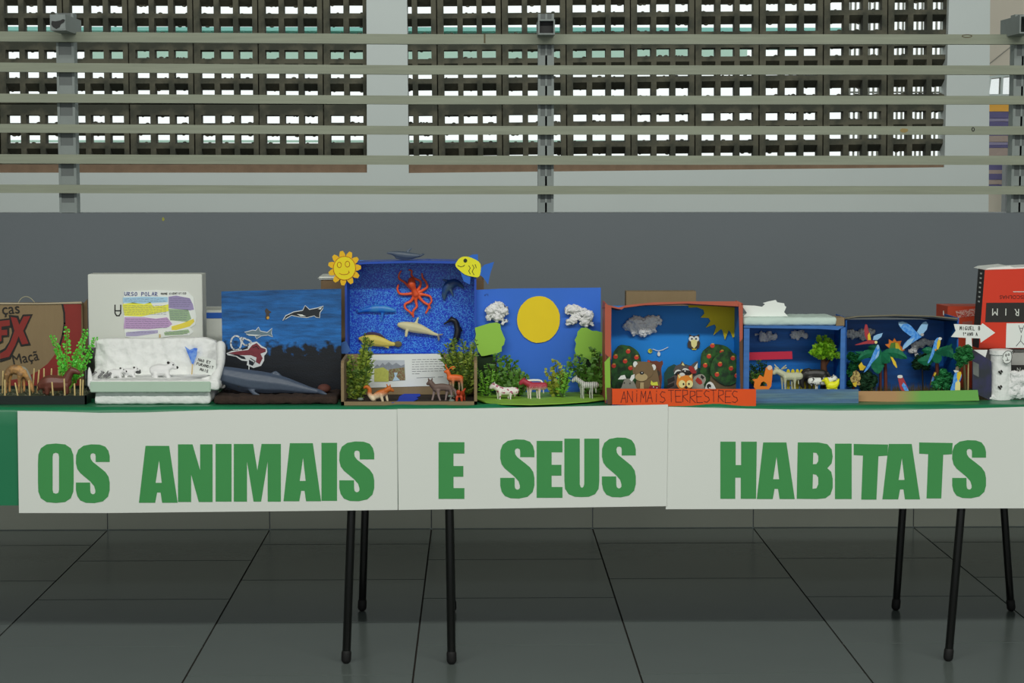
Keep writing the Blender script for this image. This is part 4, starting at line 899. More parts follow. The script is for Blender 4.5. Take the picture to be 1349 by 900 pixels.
# sun and fish on the corners
ys = Y7-.008
pts = []
cx, cy = 453.8, 353.3
for k in range(11):
    a0 = 2*math.pi*(k+.06)/11-math.pi/2+.1; a1 = a0+2*math.pi*.88/11; am = (a0+a1)/2
    for an, r in ((a0, 15.5), (a0+.04, 18), (am-.09, 21.8), (am+.09, 21.8), (a1-.04, 18), (a1, 15.5)): pts.append((cx+r*math.cos(an), cy+r*1.05*math.sin(an)))
su = sheet('sun_cutout', pts, ys, .003, M('orange-yellow foam petals', (222, 164, 20), .7, .06)); tag(su, 'smiling yellow paper sun on the left top corner of the glitter box', 'cut-out')
sheet('sun_face', disc(cx, cy, 14.6, 15.6, 26), ys-.001, .001, M('yellow sun face', (222, 192, 22), .7, .03), su)
m_org = M('orange marker', (168, 96, 14))
stroke('face_drawing', [disc(447, 349, 2.8, 3.6, 12)+[(449.8, 349)], disc(457.7, 348, 3, 3.9, 12)+[(460.7, 348)], [(447, 360), (450, 361.6), (454, 361.8), (458, 361), (460, 358.5)], [(459.3, 357), (460.2, 359.5)]], .75, ys-.0018, m_org, su)
stroke('face_outline', [disc(cx, cy, 14.6, 15.6, 26)+[(cx+14.6, cy)]], .7, ys-.0018, m_org, su)
fi = sheet('fish_cutout', smoothpts([(600.5, 347), (606, 340), (614, 338), (624, 341), (633, 348), (631.5, 364), (622, 364.5), (612, 361.5), (604, 355), (600.5, 351)], 3), ys, .003, M('yellow fish foam', (226, 206, 34), .7, .04)); tag(fi, 'yellow paper fish with blue fins on the right top corner of the glitter box', 'cut-out')
m_bf = M('blue foam', (36, 92, 178), .7, .05)
sheet('tail_fin', [(631, 356), (638, 349), (651, 345), (646, 360), (643, 375), (637, 366), (631, 361)], ys+.001, .002, m_bf, fi)
sheet('top_fin', [(616, 339), (622, 335.5), (629.5, 335), (630, 346), (624, 342)], ys+.003, .002, m_bf, fi)
sheet('bottom_fin', [(606, 357), (614, 362), (620, 365), (619, 375), (611, 371)], ys+.003, .002, m_bf, fi)
stroke('scale_lines', [[(617.5, 350), (619.5, 353), (617.5, 357), (619.5, 361)], [(622.5, 349), (624.5, 353), (622, 358), (624.5, 362)], [(626, 348.5), (627.5, 353)], [(603, 350), (607, 351.5), (611, 350.5), (612, 349)]], .7, ys-.001, m_blackp, fi)
sheet('eye', disc(613, 343.4, 2.5, 2.7, 12), ys-.001, .001, M('dark green eye', (42, 60, 30)), fi); sheet('pupil', disc(613, 343.4, 1.3, 1.4, 10), ys-.002, .001, m_blackp, fi)
# brown boxes behind
Y7b = 5.60
bb = thing('brown_box', P(437, 480, Y7b), 'plain brown cardboard box with a white lid edge behind the glitter box', 'box')
tbox('carton_body', 422.5, 637.5, 368, Y7b, .16, m_cardd, bb, .004)
box('lid', X(420.5, Y7b)-.002, X(455, Y7b), Y7b-.004, Y7b+.16, P(440, 368.5, Y7b).z, P(440, 364.5, Y7b).z, m_wcard, bb, .004)
# ---- 8 blue card with yellow disc ------------------------------------------
Y8 = YB(531, 715); Y8b = Y8+.20
m_bcard = M('bright blue card', (40, 96, 190), .5, .04, 5)
Y9g = YB(534, 900)+.045
s8 = thing('blue_card_display', P(710, 531, Y8), 'folded bright blue card with a yellow disc sun over a green foam meadow', 'display')
sheet('blue_card', [(627.5, 382), (660, 380.3), (791.5, 379), (791, 523), (628, 525)], Y8b, .003, m_bcard, s8)
m_gf = M('grass green foam sheet', (122, 166, 56), .7, .06, 8)
bm = bmesh.new(); bl_ = [(625.5, 519), (628, 527), (640, 531), (660, 533.3), (700, 534), (740, 532.5), (775, 530), (798, 527), (800, 523), (794, 515), (793, 503), (626, 503)]
v = [bm.verts.new(onz(x, y, ZB+.004)) for x, y in bl_]
for q in v: q.co.y = min(q.co.y, Y8b-.002)
f = bm.faces.new(v); r = bmesh.ops.extrude_face_region(bm, geom=[f])
for g in r['geom']:
    if isinstance(g, bmesh.types.BMVert): g.co.z += .003
build(bm, 'foam_meadow', m_gf, s8)
sheet('green_side', [(796.5, 477), (803.5, 469.5), (804.5, 523), (797.5, 528)], Y9g-.006, .002, m_gf, s8)

bm = bmesh.new(); hexa(bm, [(X(627, Y8+.03), Y8+.03, ZB), (X(628, Y8b), Y8b-.002, ZB), (X(628, Y8b), Y8b-.002, P(628, 470, Y8b).z), (X(627, Y8+.03), Y8+.03, P(627, 476, Y8+.03).z)]+[(X(627, Y8+.03)+.002, Y8+.03, ZB), (X(628, Y8b)+.002, Y8b-.002, ZB), (X(628, Y8b)+.002, Y8b-.002, P(628, 470, Y8b).z), (X(627, Y8+.03)+.002, Y8+.03, P(627, 476, Y8+.03).z)])
build(bm, 'green_side', m_gf, s8)
ds = sheet('yellow_disc', disc(709.5, 421, 28.3, 30.8, 30, .012, 3), Y8b-.004, .003, M('yellow foam disc', (216, 184, 12), .6, .03), s8)
text('small_print', 'nº1', 641, 388.5, 3, Y8b-.0006, M('dark blue print', (30, 44, 90)), s8)
cotton('cotton_cloud', [(648, 409, 8), (662, 410, 8.5), (655, 404, 8), (655, 417, 8), (664, 424, 5), (646, 418, 5)], Y8b-.014, m_cot, s8, 2)
cotton('cotton_cloud', [(752, 409, 8), (764, 410, 9), (775, 416, 9), (757, 420, 8), (770, 424, 8), (749, 424, 5), (779, 426, 4)], Y8b-.014, m_cot, s8, 3)
gA = [(625.5, 432), (635, 429), (645, 426), (654, 425), (659, 427), (660, 434), (662, 439), (665.5, 447), (664, 454), (661, 457), (661, 463), (654, 466), (645, 467.5), (638, 469), (634, 469), (630, 463), (628, 456), (625, 449), (627, 441)]
gB = [(761, 437), (766, 432), (773, 432), (780, 436), (786, 436), (793, 438), (797.5, 443), (797, 450), (798, 458), (796.5, 466), (788, 466), (783, 471), (777, 474.5), (770, 471), (765, 471), (759, 468), (757, 461), (759, 453), (757, 448), (760, 443)]
m_gt = M('light green foam tree', (132, 178, 64), .7, .05, 8)
sheet('foam_treetop', gA, Y8b-.030, .004, m_gt, s8); sheet('foam_treetop', gB, Y8b-.030, .004, m_gt, s8)
m_dk = M('dark green shade', (22, 40, 20), .9, .3, 40)  # shade behind the plants, painted as dark green sheets
sheet('shadow_sheet', [(628, 470), (640, 466), (652, 470), (655, 485), (650, 510), (628, 518)], Y8b-.02, .003, m_dk, s8)
sheet('shadow_sheet', [(768, 476), (782, 470), (792, 470), (796, 490), (794, 512), (766, 512)], Y8b-.02, .003, m_dk, s8)
sticks = M('brown twig', (60, 46, 26))
plant('tall leafy green plant at the left of the blue card', (658, 522), [(642, 480), (655, 468), (668, 470), (678, 478), (683, 490), (690, 497), (663, 484), (646, 492), (672, 495), (650, 500), (680, 505)], Y8+.13, 6.5, m_leafB, sticks, dens=.8, seed=21, kind='round', group=None)
plant('yellow-green feathery plant at the left front of the blue card', (640, 524), [(630, 487), (636, 495), (648, 488), (654, 494), (642, 502), (634, 508), (655, 506)], Y8+.10, 5.5, m_leafA, m_stem, dens=1.0, seed=22)
plant('dark leafy plant between the spotted calf and the red pony', (683, 524), [(676, 492), (684, 490), (692, 496), (688, 508), (674, 508), (680, 500), (690, 502)], Y8+.10, 6, m_leafB, sticks, dens=.9, seed=23, kind='round')
plant('olive leafy plant right of the red pony', (737, 525), [(722, 488), (731, 475), (736, 486), (726, 498), (742, 492), (728, 508), (722, 503), (745, 502)], Y8+.09, 6, M('olive round leaves', (128, 138, 46), .5, .35, 90), m_stem, dens=.75, seed=24, kind='round')
plant('small bright feathery plant left of the zebra', (741, 524), [(745, 482), (750, 490), (738, 494), (748, 500), (734, 504), (753, 486)], Y8+.07, 5.5, m_leafA, m_stem, dens=.9, seed=25)
plant('dark leafy plant behind the zebra', (776, 520), [(752, 476), (762, 470), (768, 482), (776, 486), (770, 496), (760, 490), (782, 498), (785, 488)], Y8+.14, 6.5, m_leafB, sticks, dens=.85, seed=26, kind='round')
plant('tall leafy plant at the right edge of the blue card', (793, 522), [(783, 462), (790, 468), (799, 476), (786, 482), (796, 490), (788, 500), (800, 500), (783, 490)], Y8+.12, 6.5, m_leafB, sticks, dens=.9, seed=27, kind='round')
def quad(name, label, Y, x0, x1, yb, yt, mat, face=-1, headdrop=0, r=1.0, tail=True, neck=8, group=None, cat='toy animal', hz=0, voxel=.0015):
    """standing four-legged toy: x0..x1 trunk, yb feet, yt back, face -1 looks left"""
    if face < 0: h, t = x0, x1
    else: h, t = x1, x0
    f = face; L_ = abs(x1-x0); H = yb-yt; br = H*.195*r; yc = yt+br
    ts = [([(t-f*br, yc+.5, 0, br*.92), ((h+t)/2, yc+.8, 0, br*.98), (h-f*br, yc+.4, 0, br)], .8)]
    nx, ny = h+f*neck*.55, yt-neck*.55+headdrop
    ts.append([(h-f*br, yc-.5, 0, br*.8), (nx-f*.5, ny+1, 0, br*.72), (nx, ny, 0, br*.68)])
    ts.append([(nx, ny, 0, br*.7), (nx+f*H*.12, ny+H*.08, 0, br*.6), (nx+f*H*.19, ny+H*.15, 0, br*.5)])
    for ex in (-1, 1): ts.append([(nx-f*.5, ny-br*.4, ex*br*.5, .9), (nx-f*1, ny-br*.4-2, ex*br*.7, .7)])
    lr = max(1.1, H*.052)
    for (px_, dy) in ((h-f*br*.9, -1), (h-f*br*.4, 1), (t+f*br*.2, -1), (t+f*br*.7, 1)):
        ts.append([(px_, yc+br*.3, dy*br*.45, br*.55), (px_+f*.4, (yc+yb)/2+1, dy*br*.5, lr*1.1), (px_, yb-lr, dy*br*.5, lr)])
    if tail: ts.append([(t-f*.5, yt+1.5, 0, 1.1), (t-f*3, yt+4, 0, 1.2), (t-f*4, yb-H*.35, 0, .9)])
    return animal(name, label, cat, Y, ts, mat, group=group, voxel=voxel, smooth=2)
ca = quad('toy_calf', 'white toy calf with magenta spots on the green foam meadow', Y8+.03, 654, 674, 529.5, 509, M('white with magenta spots', (206, 200, 196), .5, .05, 130, mode='spots', c2=(150, 50, 92)), -1, 2, 1.4, True, 6)
quad('toy_pony', 'toy pony with crimson upper coat and white legs on the foam meadow', Y8+.045, 694, 712, 527, 502.5, M('crimson over white coat', (196, 186, 176), .5, .05, 20, mode='grad', c2=(150, 40, 58)), -1, 3, 1.15, True, 7)
tr_ = [o for o in scene.objects if o.name.startswith('toy_pony')][0]
tubes('white_back', [[(693, 501.8, 0, 1.3), (703, 501, 0, 1.5), (713, 502, 0, 1.3), (715, 508, 0, 1)]], Y8+.045, m_wpaper, tr_)
ze = quad('toy_zebra', 'toy zebra with thin dark stripes on the right of the foam meadow', Y8+.045, 764, 781, 526, 502, M('zebra stripes', (202, 204, 196), .5, .05, 7, mode='stripes', c2=(52, 56, 52)), -1, 1.5, 1.0, True, 9)
# ---- 9 orange animal box ----------------------------------------------------
Y9 = YB(534, 900)+.05; Y9f = YB(534.5, 900); D9 = .13; Y9b = Y9+D9
m_obox = M('faded orange box outside', (158, 76, 56), .6, .12, 20)
m_oflap = M('orange card', (204, 70, 6), .6, .05, 10)
m_bi = M('cerulean blue lining', (0, 112, 188), .55, .04, 6)
o9 = thing('orange_box_display', P(890, 534, Y9f), 'orange box diorama with blue lining, labelled ANIMAIS TERRESTRES', 'display')
ax, bx = X(797.5, Y9), X(978, Y9); zt = P(890, 400.5, Y9).z; xi0, xi1 = X(805.5, Y9), X(972.5, Y9)
box('back_panel', ax, bx, Y9b, Y9b+.004, ZB, zt-.014, m_bi, o9)
bm = bmesh.new(); addbox(bm, ax, ax+.004, Y9, Y9b, ZB, zt); build(bm, 'side_panel', m_obox, o9)
bm = bmesh.new(); addbox(bm, bx-.004, bx, Y9, Y9b, ZB, zt); build(bm, 'side_panel', m_obox, o9)
bm = bmesh.new(); addbox(bm, ax+.004, ax+.006, Y9, Y9b, ZB, zt-.004); addbox(bm, bx-.006, bx-.004, Y9, Y9b, ZB, zt-.004); build(bm, 'side_lining', m_bi, o9)
sheet('top_panel', [(797, 401), (815, 405), (826, 402), (860, 398.5), (905, 397.2), (973, 397), (978.5, 400), (978, 404), (905, 400), (850, 402), (822, 405.5), (819, 408), (805, 405), (797, 405)], Y9, D9, m_obox, o9); droop(o9, 'top_panel', .012)
sheet('left_rim', [(797, 400), (805.5, 404), (805, 450), (805.5, 474), (797, 466)], Y9-.002, .003, m_obox, o9)
sheet('left_rim', [(798, 466), (805, 474), (805, 512), (799, 512)], Y9-.001, .003, M('bare brown edge', (84, 56, 36)), o9)
sheet('left_rim', [(799, 511), (806.8, 511), (807.5, 533), (800, 533)], Y9f+.006, .003, M('bare brown edge', (84, 56, 36)), o9)
sheet('right_rim', [(973, 400), (978.5, 402), (978.5, 446), (974.5, 451)], Y9-.002, .003, m_obox, o9)
sheet('right_rim', [(974, 450), (978.5, 446), (979, 520), (975.5, 520)], Y9-.001, .003, M('bare brown edge', (84, 56, 36)), o9)
fl = sheet('front_flap', [(806.5, 512.3), (900, 512.6), (996, 512.8), (996, 535), (880, 535.5), (806.5, 533)], Y9f, .004, m_oflap, o9)
hand('marker_title', 'ANiMAiS', 818, 515.5, 14.5, 8.6, Y9f-.001, M('dark marker on orange', (96, 34, 20)), fl, .8, jit=.05, wl=.82, seed=6)
hand('marker_title', 'TERRESTRES', 881, 514.5, 15.5, 9.3, Y9f-.001, M('dark marker on orange', (96, 34, 20)), fl, .8, jit=.05, wl=.82, seed=4)
box('floor_panel', X(807, Y9f), X(995, Y9f), Y9f+.004, Y9b, ZB, ZB+.003, m_bi, o9)
sheet('corner_sun', [(906, 400), (907.5, 405.5), (918, 405), (926.5, 408), (928, 413), (923, 418.5), (933.5, 419), (936, 423), (930, 431.5), (941.5, 427.5), (943.5, 431), (940, 441.5), (950, 433.5), (952, 436), (955, 448), (960, 435), (962.5, 438), (965.5, 445.5), (968, 443), (969.5, 402)], Y9b-.006, .003, M('mustard yellow foam', (196, 178, 22), .7, .05), o9)
cotton('cotton_cloud', [(827, 430, 8), (838, 424, 9), (852, 424, 9), (864, 422, 8), (860, 433, 9), (846, 437, 9), (833, 437, 6), (843, 430, 12)], Y9b-.012, m_cot, o9, 4)
ow = thing('owl_cutout', P(914, 461, Y9b-.008), 'small black and cream owl cut-out glued on the blue lining', 'cut-out')
m_cream = M('cream print', (204, 196, 132)); m_dkb = M('dark brown animal print', (56, 46, 38)); m_w2 = M('soft white print', (196, 198, 194))
sheet('owl_body', [(908, 440.5), (912, 442.5), (917, 442.5), (921.5, 440.5), (920.5, 447), (922.5, 452), (921, 458.5), (917, 459.5), (911, 459.5), (906, 457.5), (905.8, 452), (908.5, 447)], Y9b-.005, .002, m_dkb, ow)
sheet('owl_face', disc(911, 446.5, 3.6, 3.6, 12), Y9b-.0056, .0006, m_w2, ow); sheet('owl_face', disc(917.5, 446.5, 3.6, 3.6, 12), Y9b-.0056, .0006, m_w2, ow)
sheet('owl_belly', [(910, 449), (914, 447), (918.5, 449), (918, 455), (914.5, 459.5), (911, 456)], Y9b-.0062, .0006, m_cream, ow)
for x_ in (911.5, 917): sheet('eye', disc(x_, 446.5, 1.2, 1.2, 8), Y9b-.0064, .0006, m_blackp, ow)
sheet('feet', [(911, 459), (918, 459), (917, 461), (912, 461)], Y9b-.0045, .001, M('yellow print', (196, 178, 40)), ow)
be = thing('bee_cutout', P(857, 467, Y9b-.008), 'little bee with white flight trail cut-out on the blue lining', 'cut-out')
sheet('bee_body', disc(856.5, 462.5, 3, 3, 10), Y9b-.005, .002, M('bee yellow', (180, 180, 50)), be); stroke('bee_stripe', [[(856, 461), (858, 464)], [(857.5, 460.5), (859, 462.5)]], .8, Y9b-.0055, m_blackp, be)
stroke('flight_trail', [[(860, 460), (867, 462.5), (873, 461), (880, 457.5)]], .8, Y9b-.005, m_w2, be); sheet('bee_hive', disc(868, 466.5, 2, 3, 10), Y9b-.005, .002, m_w2, be)
m_bush = M('dark green printed bush', (18, 44, 16), .6, .3, 50, c2=(36, 84, 26)); m_apple = M('printed red apple', (186, 52, 34)); m_appy = M('apple highlight', (196, 140, 60))
def bush(lbl, pts, apples, Y):
    t = thing('apple_tree_cutout', P(sum(p[0] for p in pts)/len(pts), max(p[1] for p in pts), Y), lbl, 'cut-out')
    bb_ = sheet('tree_crown', smoothpts(pts, 2), Y, .003, m_bush, t)
    for (x_, y_) in apples:
        ap = sheet('apple', disc(x_, y_, 3, 3, 10), Y-.001, .001, m_apple, t); sheet('apple_leaf', disc(x_+.5, y_-2.3, 2, 1.0, 8), Y-.0016, .0006, m_appy, ap)
    return t
bush('dark green apple tree cut-out at the left of the orange box', [(807, 472), (811, 460), (818, 454.5), (826, 455.5), (830, 456), (838, 461), (843, 468), (845, 480), (845, 512), (807, 512)], [(827.5, 463), (811, 470), (823.5, 476), (838.5, 471), (830.5, 485), (808.5, 482)], Y9b-.03)
bush('dark green apple tree cut-out behind, right side of the orange box', [(923, 480), (924, 466), (930, 459), (938, 454), (948, 454), (958, 457), (966, 466), (968, 480), (968, 512), (925, 512)], [(934, 469.5), (929, 481.5), (938.5, 455.5), (951, 464)], Y9b-.035)
bush('dark green apple tree cut-out in front, right side of the orange box', [(936.5, 482), (940, 473), (946, 467), (954, 463), (964, 464), (971, 469), (974, 480), (973, 495), (968, 505), (955, 508), (942, 500), (936, 492)], [(948.5, 480), (965.5, 472), (963, 485.5), (944.5, 493.5), (970.5, 495), (974, 481)], Y9b-.055)
sheet('brown_grass_card', [(936, 495), (950, 496), (965, 500), (972, 506), (972, 514), (934, 514)], Y9b-.05, .003, M('brown stump print', (92, 76, 48), .7, .3, 90), o9)
sheet('green_shrub_card', [(875, 492), (880, 484), (888, 480), (896, 484), (903, 480), (925, 486), (935, 492), (935, 514), (875, 514)], Y9b-.02, .003, M('teal printed shrubs', (28, 66, 56), .7, .4, 70), o9)
def cut(name, lbl, layers, Y, cat='cut-out'):
    allp = [p for l in layers for p in l[1]]; t = thing(name, P(sum(p[0] for p in allp)/len(allp), max(p[1] for p in layers[0][1]), Y), lbl, cat)
    for i, (n, pts, mt) in enumerate(layers): sheet(n, pts, Y-.0007*i, .0022 if i == 0 else .0007, mt, t)
    return t
m_bearc = M('brown bear print', (104, 84, 56), .7, .08, 60); m_bearm = M('tan muzzle print', (158, 140, 100)); m_rb = M('reddish brown print', (96, 48, 30), .7, .1, 60)
cut('brown_bear_cutout', 'reddish brown bear cut-out peeking behind the big bear', [('body', smoothpts([(852, 478), (855, 474.5), (859, 476), (865, 475.5), (869, 477), (872.5, 475), (873.5, 480), (871, 486), (871, 512), (850, 512)], 2), m_rb), ('ear', disc(854.5, 477, 2, 2, 8), m_apple), ('snout', disc(866, 492, 4, 4, 10), m_dkb)], Y9f+.075)
cut('bear_cutout', 'big brown bear cut-out with tan muzzle, left in the orange box', [
    ('body', smoothpts([(839, 500), (834, 492), (833.5, 484), (835, 478), (839, 476.5), (846, 476.5), (853, 477), (858, 478.5), (863, 482), (866, 490), (868, 500), (868, 514), (838, 514)], 2), m_bearc),
    ('ear', disc(837, 480, 3, 4, 12), m_w2), ('ear', disc(861, 484, 3.2, 4, 12), m_w2), ('head', disc(848.5, 488, 12.5, 11.5, 22), m_bearc), ('muzzle', disc(845, 497, 8.3, 5.3, 18), m_bearm),
    ('nose', disc(845.5, 491.5, 2.8, 2.2, 12), m_blackp), ('nose_glint', disc(845.8, 491, .9, .8, 8), m_w2), ('chest', [(843.5, 504), (848, 504), (848.5, 514), (843, 514)], m_bearm)], Y9f+.06)
cut('donkey_cutout', 'grey long-eared donkey cut-out beside the big bear', [('head', smoothpts([(819, 510), (821, 504), (823, 500), (830, 499), (835, 503), (838, 510), (838, 514), (818, 514)], 2), M('grey animal print', (116, 116, 106), .7, .1, 80)), ('ear', [(814, 500), (818, 495), (823, 494), (825, 499), (820, 500)], m_w2), ('ear', [(829.5, 500), (832, 494.5), (836, 493), (836, 498), (832, 503)], m_w2), ('eye', disc(822.5, 504.5, .9, .9, 8), m_blackp), ('eye', disc(830, 505, .9, .9, 8), m_blackp)], Y9f+.04)
cut('bird_cutout', 'tiny yellow bird on a dark red spotted mushroom cut-out', [('mushroom', [(854, 514), (856, 509), (862, 507), (868, 509), (870, 514)], M('dark red print', (110, 24, 38))), ('bird', [(857, 506), (858, 501), (860, 504), (866, 503), (867, 508), (859, 508)], M('lime yellow print', (186, 190, 60))), ('dot', disc(861, 510, .8, .8, 6), m_w2), ('dot', disc(865.5, 511, .8, .8, 6), m_w2)], Y9f+.035)
cut('raccoon_cutout', 'grey raccoon cut-out with a black mask behind the orange fox', [
    ('body', smoothpts([(889, 494), (887, 489), (890, 482), (896, 480), (898.5, 475.5), (903, 481), (910, 482), (916, 477), (919.5, 476), (919, 486), (917, 494), (919, 503), (917, 514), (880, 514), (880, 500)], 1), M('dark grey animal print', (74, 68, 66), .7, .15, 80)),
    ('tail_band', [(879, 500), (888, 496), (889, 501), (880, 506)], m_blackp), ('tail_band', [(878, 508), (888, 504), (888, 508), (879, 512)], m_blackp), ('ear', [(898, 481), (899.5, 477.5), (902, 482)], m_cream), ('ear', [(914.5, 484), (919, 478), (918.5, 486), (916, 488)], m_w2),
    ('brow', smoothpts([(888, 493), (890, 488.5), (894, 487), (897.5, 489), (894, 489), (891, 491)], 2), m_w2), ('brow', smoothpts([(898.5, 488), (901, 485.3), (906, 486), (911, 489), (906, 488), (901, 487.5)], 2), m_w2), ('mask', smoothpts([(889.5, 493), (892, 489.5), (896, 490), (896.5, 493)], 2), m_blackp), ('mask', smoothpts([(899, 488.5), (904, 487.5), (912, 490), (908, 492), (902, 492)], 2), m_blackp), ('snout', disc(898.5, 494, 4, 3, 10), m_w2), ('eye', disc(902.5, 489, 1, 1, 8), m_w2)], Y9f+.075)
cut('red_bird_cutout', 'red bird cut-out touching the raccoon ear', [('body', smoothpts([(907, 484), (910, 482.5), (913, 484), (916, 488), (917.5, 491), (913, 492.5), (909, 489)], 2), M('crimson print', (140, 30, 30)))], Y9f+.066)
cut('fox_cutout', 'orange fox face cut-out with cream cheeks in front', [
    ('head', [(892, 500), (893, 493), (898, 496), (903, 494.5), (908, 495), (912, 492.5), (912.5, 500), (913, 506), (911, 511), (906, 514), (897, 514), (893, 510), (891, 506)], M('fox orange print', (194, 116, 34), .7, .08)),
    ('ear', [(893, 494), (897.5, 496), (894.5, 499)], m_cream), ('ear', [(911.5, 493.5), (907.5, 495.5), (911, 499)], m_cream), ('cheek', disc(898.5, 506, 4.6, 5, 14), m_cream), ('cheek', disc(908.5, 506, 4.4, 5, 14), m_cream),
    ('nose', disc(904, 510.5, 2, 1.6, 10), m_blackp), ('eye', disc(900.5, 506, 1.1, 1.4, 8), m_blackp), ('eye', disc(907.6, 505.8, 1.1, 1.4, 8), m_blackp)], Y9f+.03)
cut('bandana_badger_cutout', 'badger cut-out with a red scarf right of the fox', [('head', smoothpts([(913, 500), (917, 495), (923, 493), (928, 495), (930, 501), (927, 507), (928, 514), (912, 514)], 2), M('grey white print', (134, 132, 120), .7, .25, 60)), ('scarf', [(916, 501), (919, 497), (924, 501), (925.5, 505), (922, 507), (918, 504)], M('scarf red print', (150, 38, 26))), ('stripe', [(924, 494), (928, 497), (926, 500), (923, 497)], m_blackp)], Y9f+.055)
cut('skunk_cutout', 'small black and white skunk cut-out low at the right', [('body', smoothpts([(929, 512), (931, 506), (935, 503), (939, 505), (942, 510), (942, 514), (929, 514)], 2), m_w2), ('face', disc(934, 509, 3, 3.2, 10), m_blackp), ('nose', disc(935, 511, 1.1, 1.0, 8), m_w2)], Y9f+.04)
cb9 = tbox('brown_board', 825, 917, 384, 5.56, .05, m_card); tag(cb9, 'brown cardboard box top showing above the orange box', 'box')
# ---- 10 farm box -------------------------------------------------------------
YX = Y9+.005; DX = .14; YXb = YX+DX; YXf = YB(531, 1060)
m_bp = M('blue painted box edge', (50, 98, 160), .55, .15, 14); m_bin = M('deep blue lining', (0, 92, 166), .5, .10, 14, stretch=(1, 1, 4)); m_bgf = M('grey-blue painted flap', (66, 98, 132), .5, .22, 9, c2=(84, 112, 124), stretch=(.4, 1, 5))
streaks(m_bin, .25, 5, 40); streaks(m_bgf, .3, 6, 120); streaks(m_bp, .15, 8, 50)
f10 = thing('farm_box_display', P(1060, 531, YXf), 'blue farm box diorama with a grey-blue front flap and red strip', 'display')
ax, bx = X(979.5, YX), X(1113, YX); zt = P(1050, 431.5, YX).z
box('back_panel', ax, bx, YXb, YXb+.004, ZB, zt, m_bin, f10); box('side_panel', ax, X(987, YX), YX, YX+.004, ZB+.003, zt, m_bp, f10); box('side_panel', X(1107, YX), bx, YX, YX+.004, ZB+.003, zt, m_bp, f10)
box('side_lining', ax, ax+.004, YX+.004, YXb, ZB+.003, zt, m_bin, f10); box('side_lining', bx-.004, bx, YX+.004, YXb, ZB+.003, zt, m_bin, f10)
sheet('top_panel', [(980, 429.5), (1100, 429.5), (1112, 430), (1104, 435), (1080, 433.5), (980, 432)], YX-.003, DX, m_bp, f10)
sheet('front_flap', [(996, 513.3), (1060, 512.8), (1131, 513), (1131, 531.5), (1060, 532), (996, 531.5)], YXf, .004, m_bgf, f10)
sheet('farm_floor', [(996, 531), (1131, 531), (1131, 532), (996, 532)], YXf+.004, .16, m_bin, f10)
sheet('red_strip', [(986, 464.5), (1043.5, 463), (1044, 473), (986, 474.5)], YX+.04, .004, M('crimson foam strip', (166, 20, 52), .6, .05), f10)
cotton('cotton_cloud', [(1004, 443, 6), (1013, 443, 7.5), (1020, 444, 4.5), (1009, 447, 5), (996, 441, 3)], YXb-.012, m_cot, f10, 5)
cotton('cotton_cloud', [(1046, 440, 5.5), (1053, 440, 6.5), (1061, 443, 4), (1049, 444, 5)], YXb-.012, m_cot, f10, 6)
lid = thing('foam_lid', P(1045, 430, YX+.02), 'pale teal styrofoam slab lying on top of the farm box', 'slab')
m_styl = M('pale teal foam', (172, 190, 182), .8, .06, 30, bump=.6, bscale=60)
a_ = P(980, 429.6, YX+.002); b_ = P(1103, 418, YX+.002)
rough_box('foam_slab', X(978, YX), X(1103, YX), YX+.002, YX+.13, a_.z+.0005, b_.z, m_styl, lid, .002, .005)
cdb = tbox('cardboard_flap', 1101.5, 1112.5, 418.5, YX+.004, .06, m_card, None, 0, P(1105, 429.4, YX).z); tag(cdb, 'small tan cardboard piece at the right end of the foam slab', 'cardboard')
jag = sheet('jagged_paper', [(979, 416), (984, 411), (979, 404), (978, 401), (994, 401.5), (1004, 403), (1008, 399.5), (1005, 398), (1012, 396), (1022, 394), (1024, 397), (1033, 398.5), (1034, 402), (1036, 403), (1033, 410), (1038, 415.5)], YX+.03, .002, m_wpaper); tag(jag, 'white jagged-edged paper standing above the foam slab', 'paper')
jag.location.z = P(1000, 418.5, YX+.002).z+.0005
# farm contents
yfm = YXf+.03
ch = sheet('chicken_cutout', [(993, 510), (994, 503), (991, 500), (998, 499), (1001, 494), (1006, 497), (1009, 485), (1013, 481.5), (1017, 483), (1018, 488), (1017, 500), (1016, 509), (1012, 514), (996, 514)], yfm, .004, M('orange foam hen', (222, 112, 24), .6, .08, 10), None, [[(1001, 509), (1003, 504), (1006, 502.5), (1010, 505), (1011, 509)]]); tag(ch, 'orange foam hen with a pale head at the left of the farm box', 'toy animal')
sheet('hen_head', disc(1014, 484.5, 3.4, 3.2, 12), yfm-.0015, .0015, M('pale peach foam', (206, 176, 150)), ch)
plant('spiky green tuft in the left corner of the farm box', (999, 516), [(986, 488), (990, 480), (998, 474), (1006, 478), (1012, 486), (988, 500), (1002, 488), (995, 484), (1008, 496)], YX+.10, 6.5, m_leafB, sticks, dens=1.0, seed=31, name='green_tuft')
gt = quad('toy_goat', 'pale grey toy goat with curved horns standing in the farm box', yfm+.005, 1029, 1048, 515, 489.5, M('pale grey goat plastic', (168, 170, 142), .6, .1, 60), -1, 3.5, 1.15, True, 9)
tubes('horn', [[(1025, 486, 0, 1), (1022, 482.5, 2, .9), (1021, 480.5, 3, .6)]], yfm+.005, M('horn', (170, 168, 140)), gt); tubes('horn', [[(1030, 486, 0, 1), (1033, 483, -2, .9), (1035, 481, -3, .6)]], yfm+.005, M('horn', (170, 168, 140)), gt)
tubes('ear', [[(1025, 486, 0, 1.1), (1020.5, 485, 0, .9)], [(1030, 486, 0, 1.1), (1036, 484.5, 0, .9)]], yfm+.005, M('horn', (170, 168, 140)), gt)
fe = thing('toy_fence', P(1060, 514, YX+.05), 'yellow picket fence behind the goat in the farm box', 'fence')
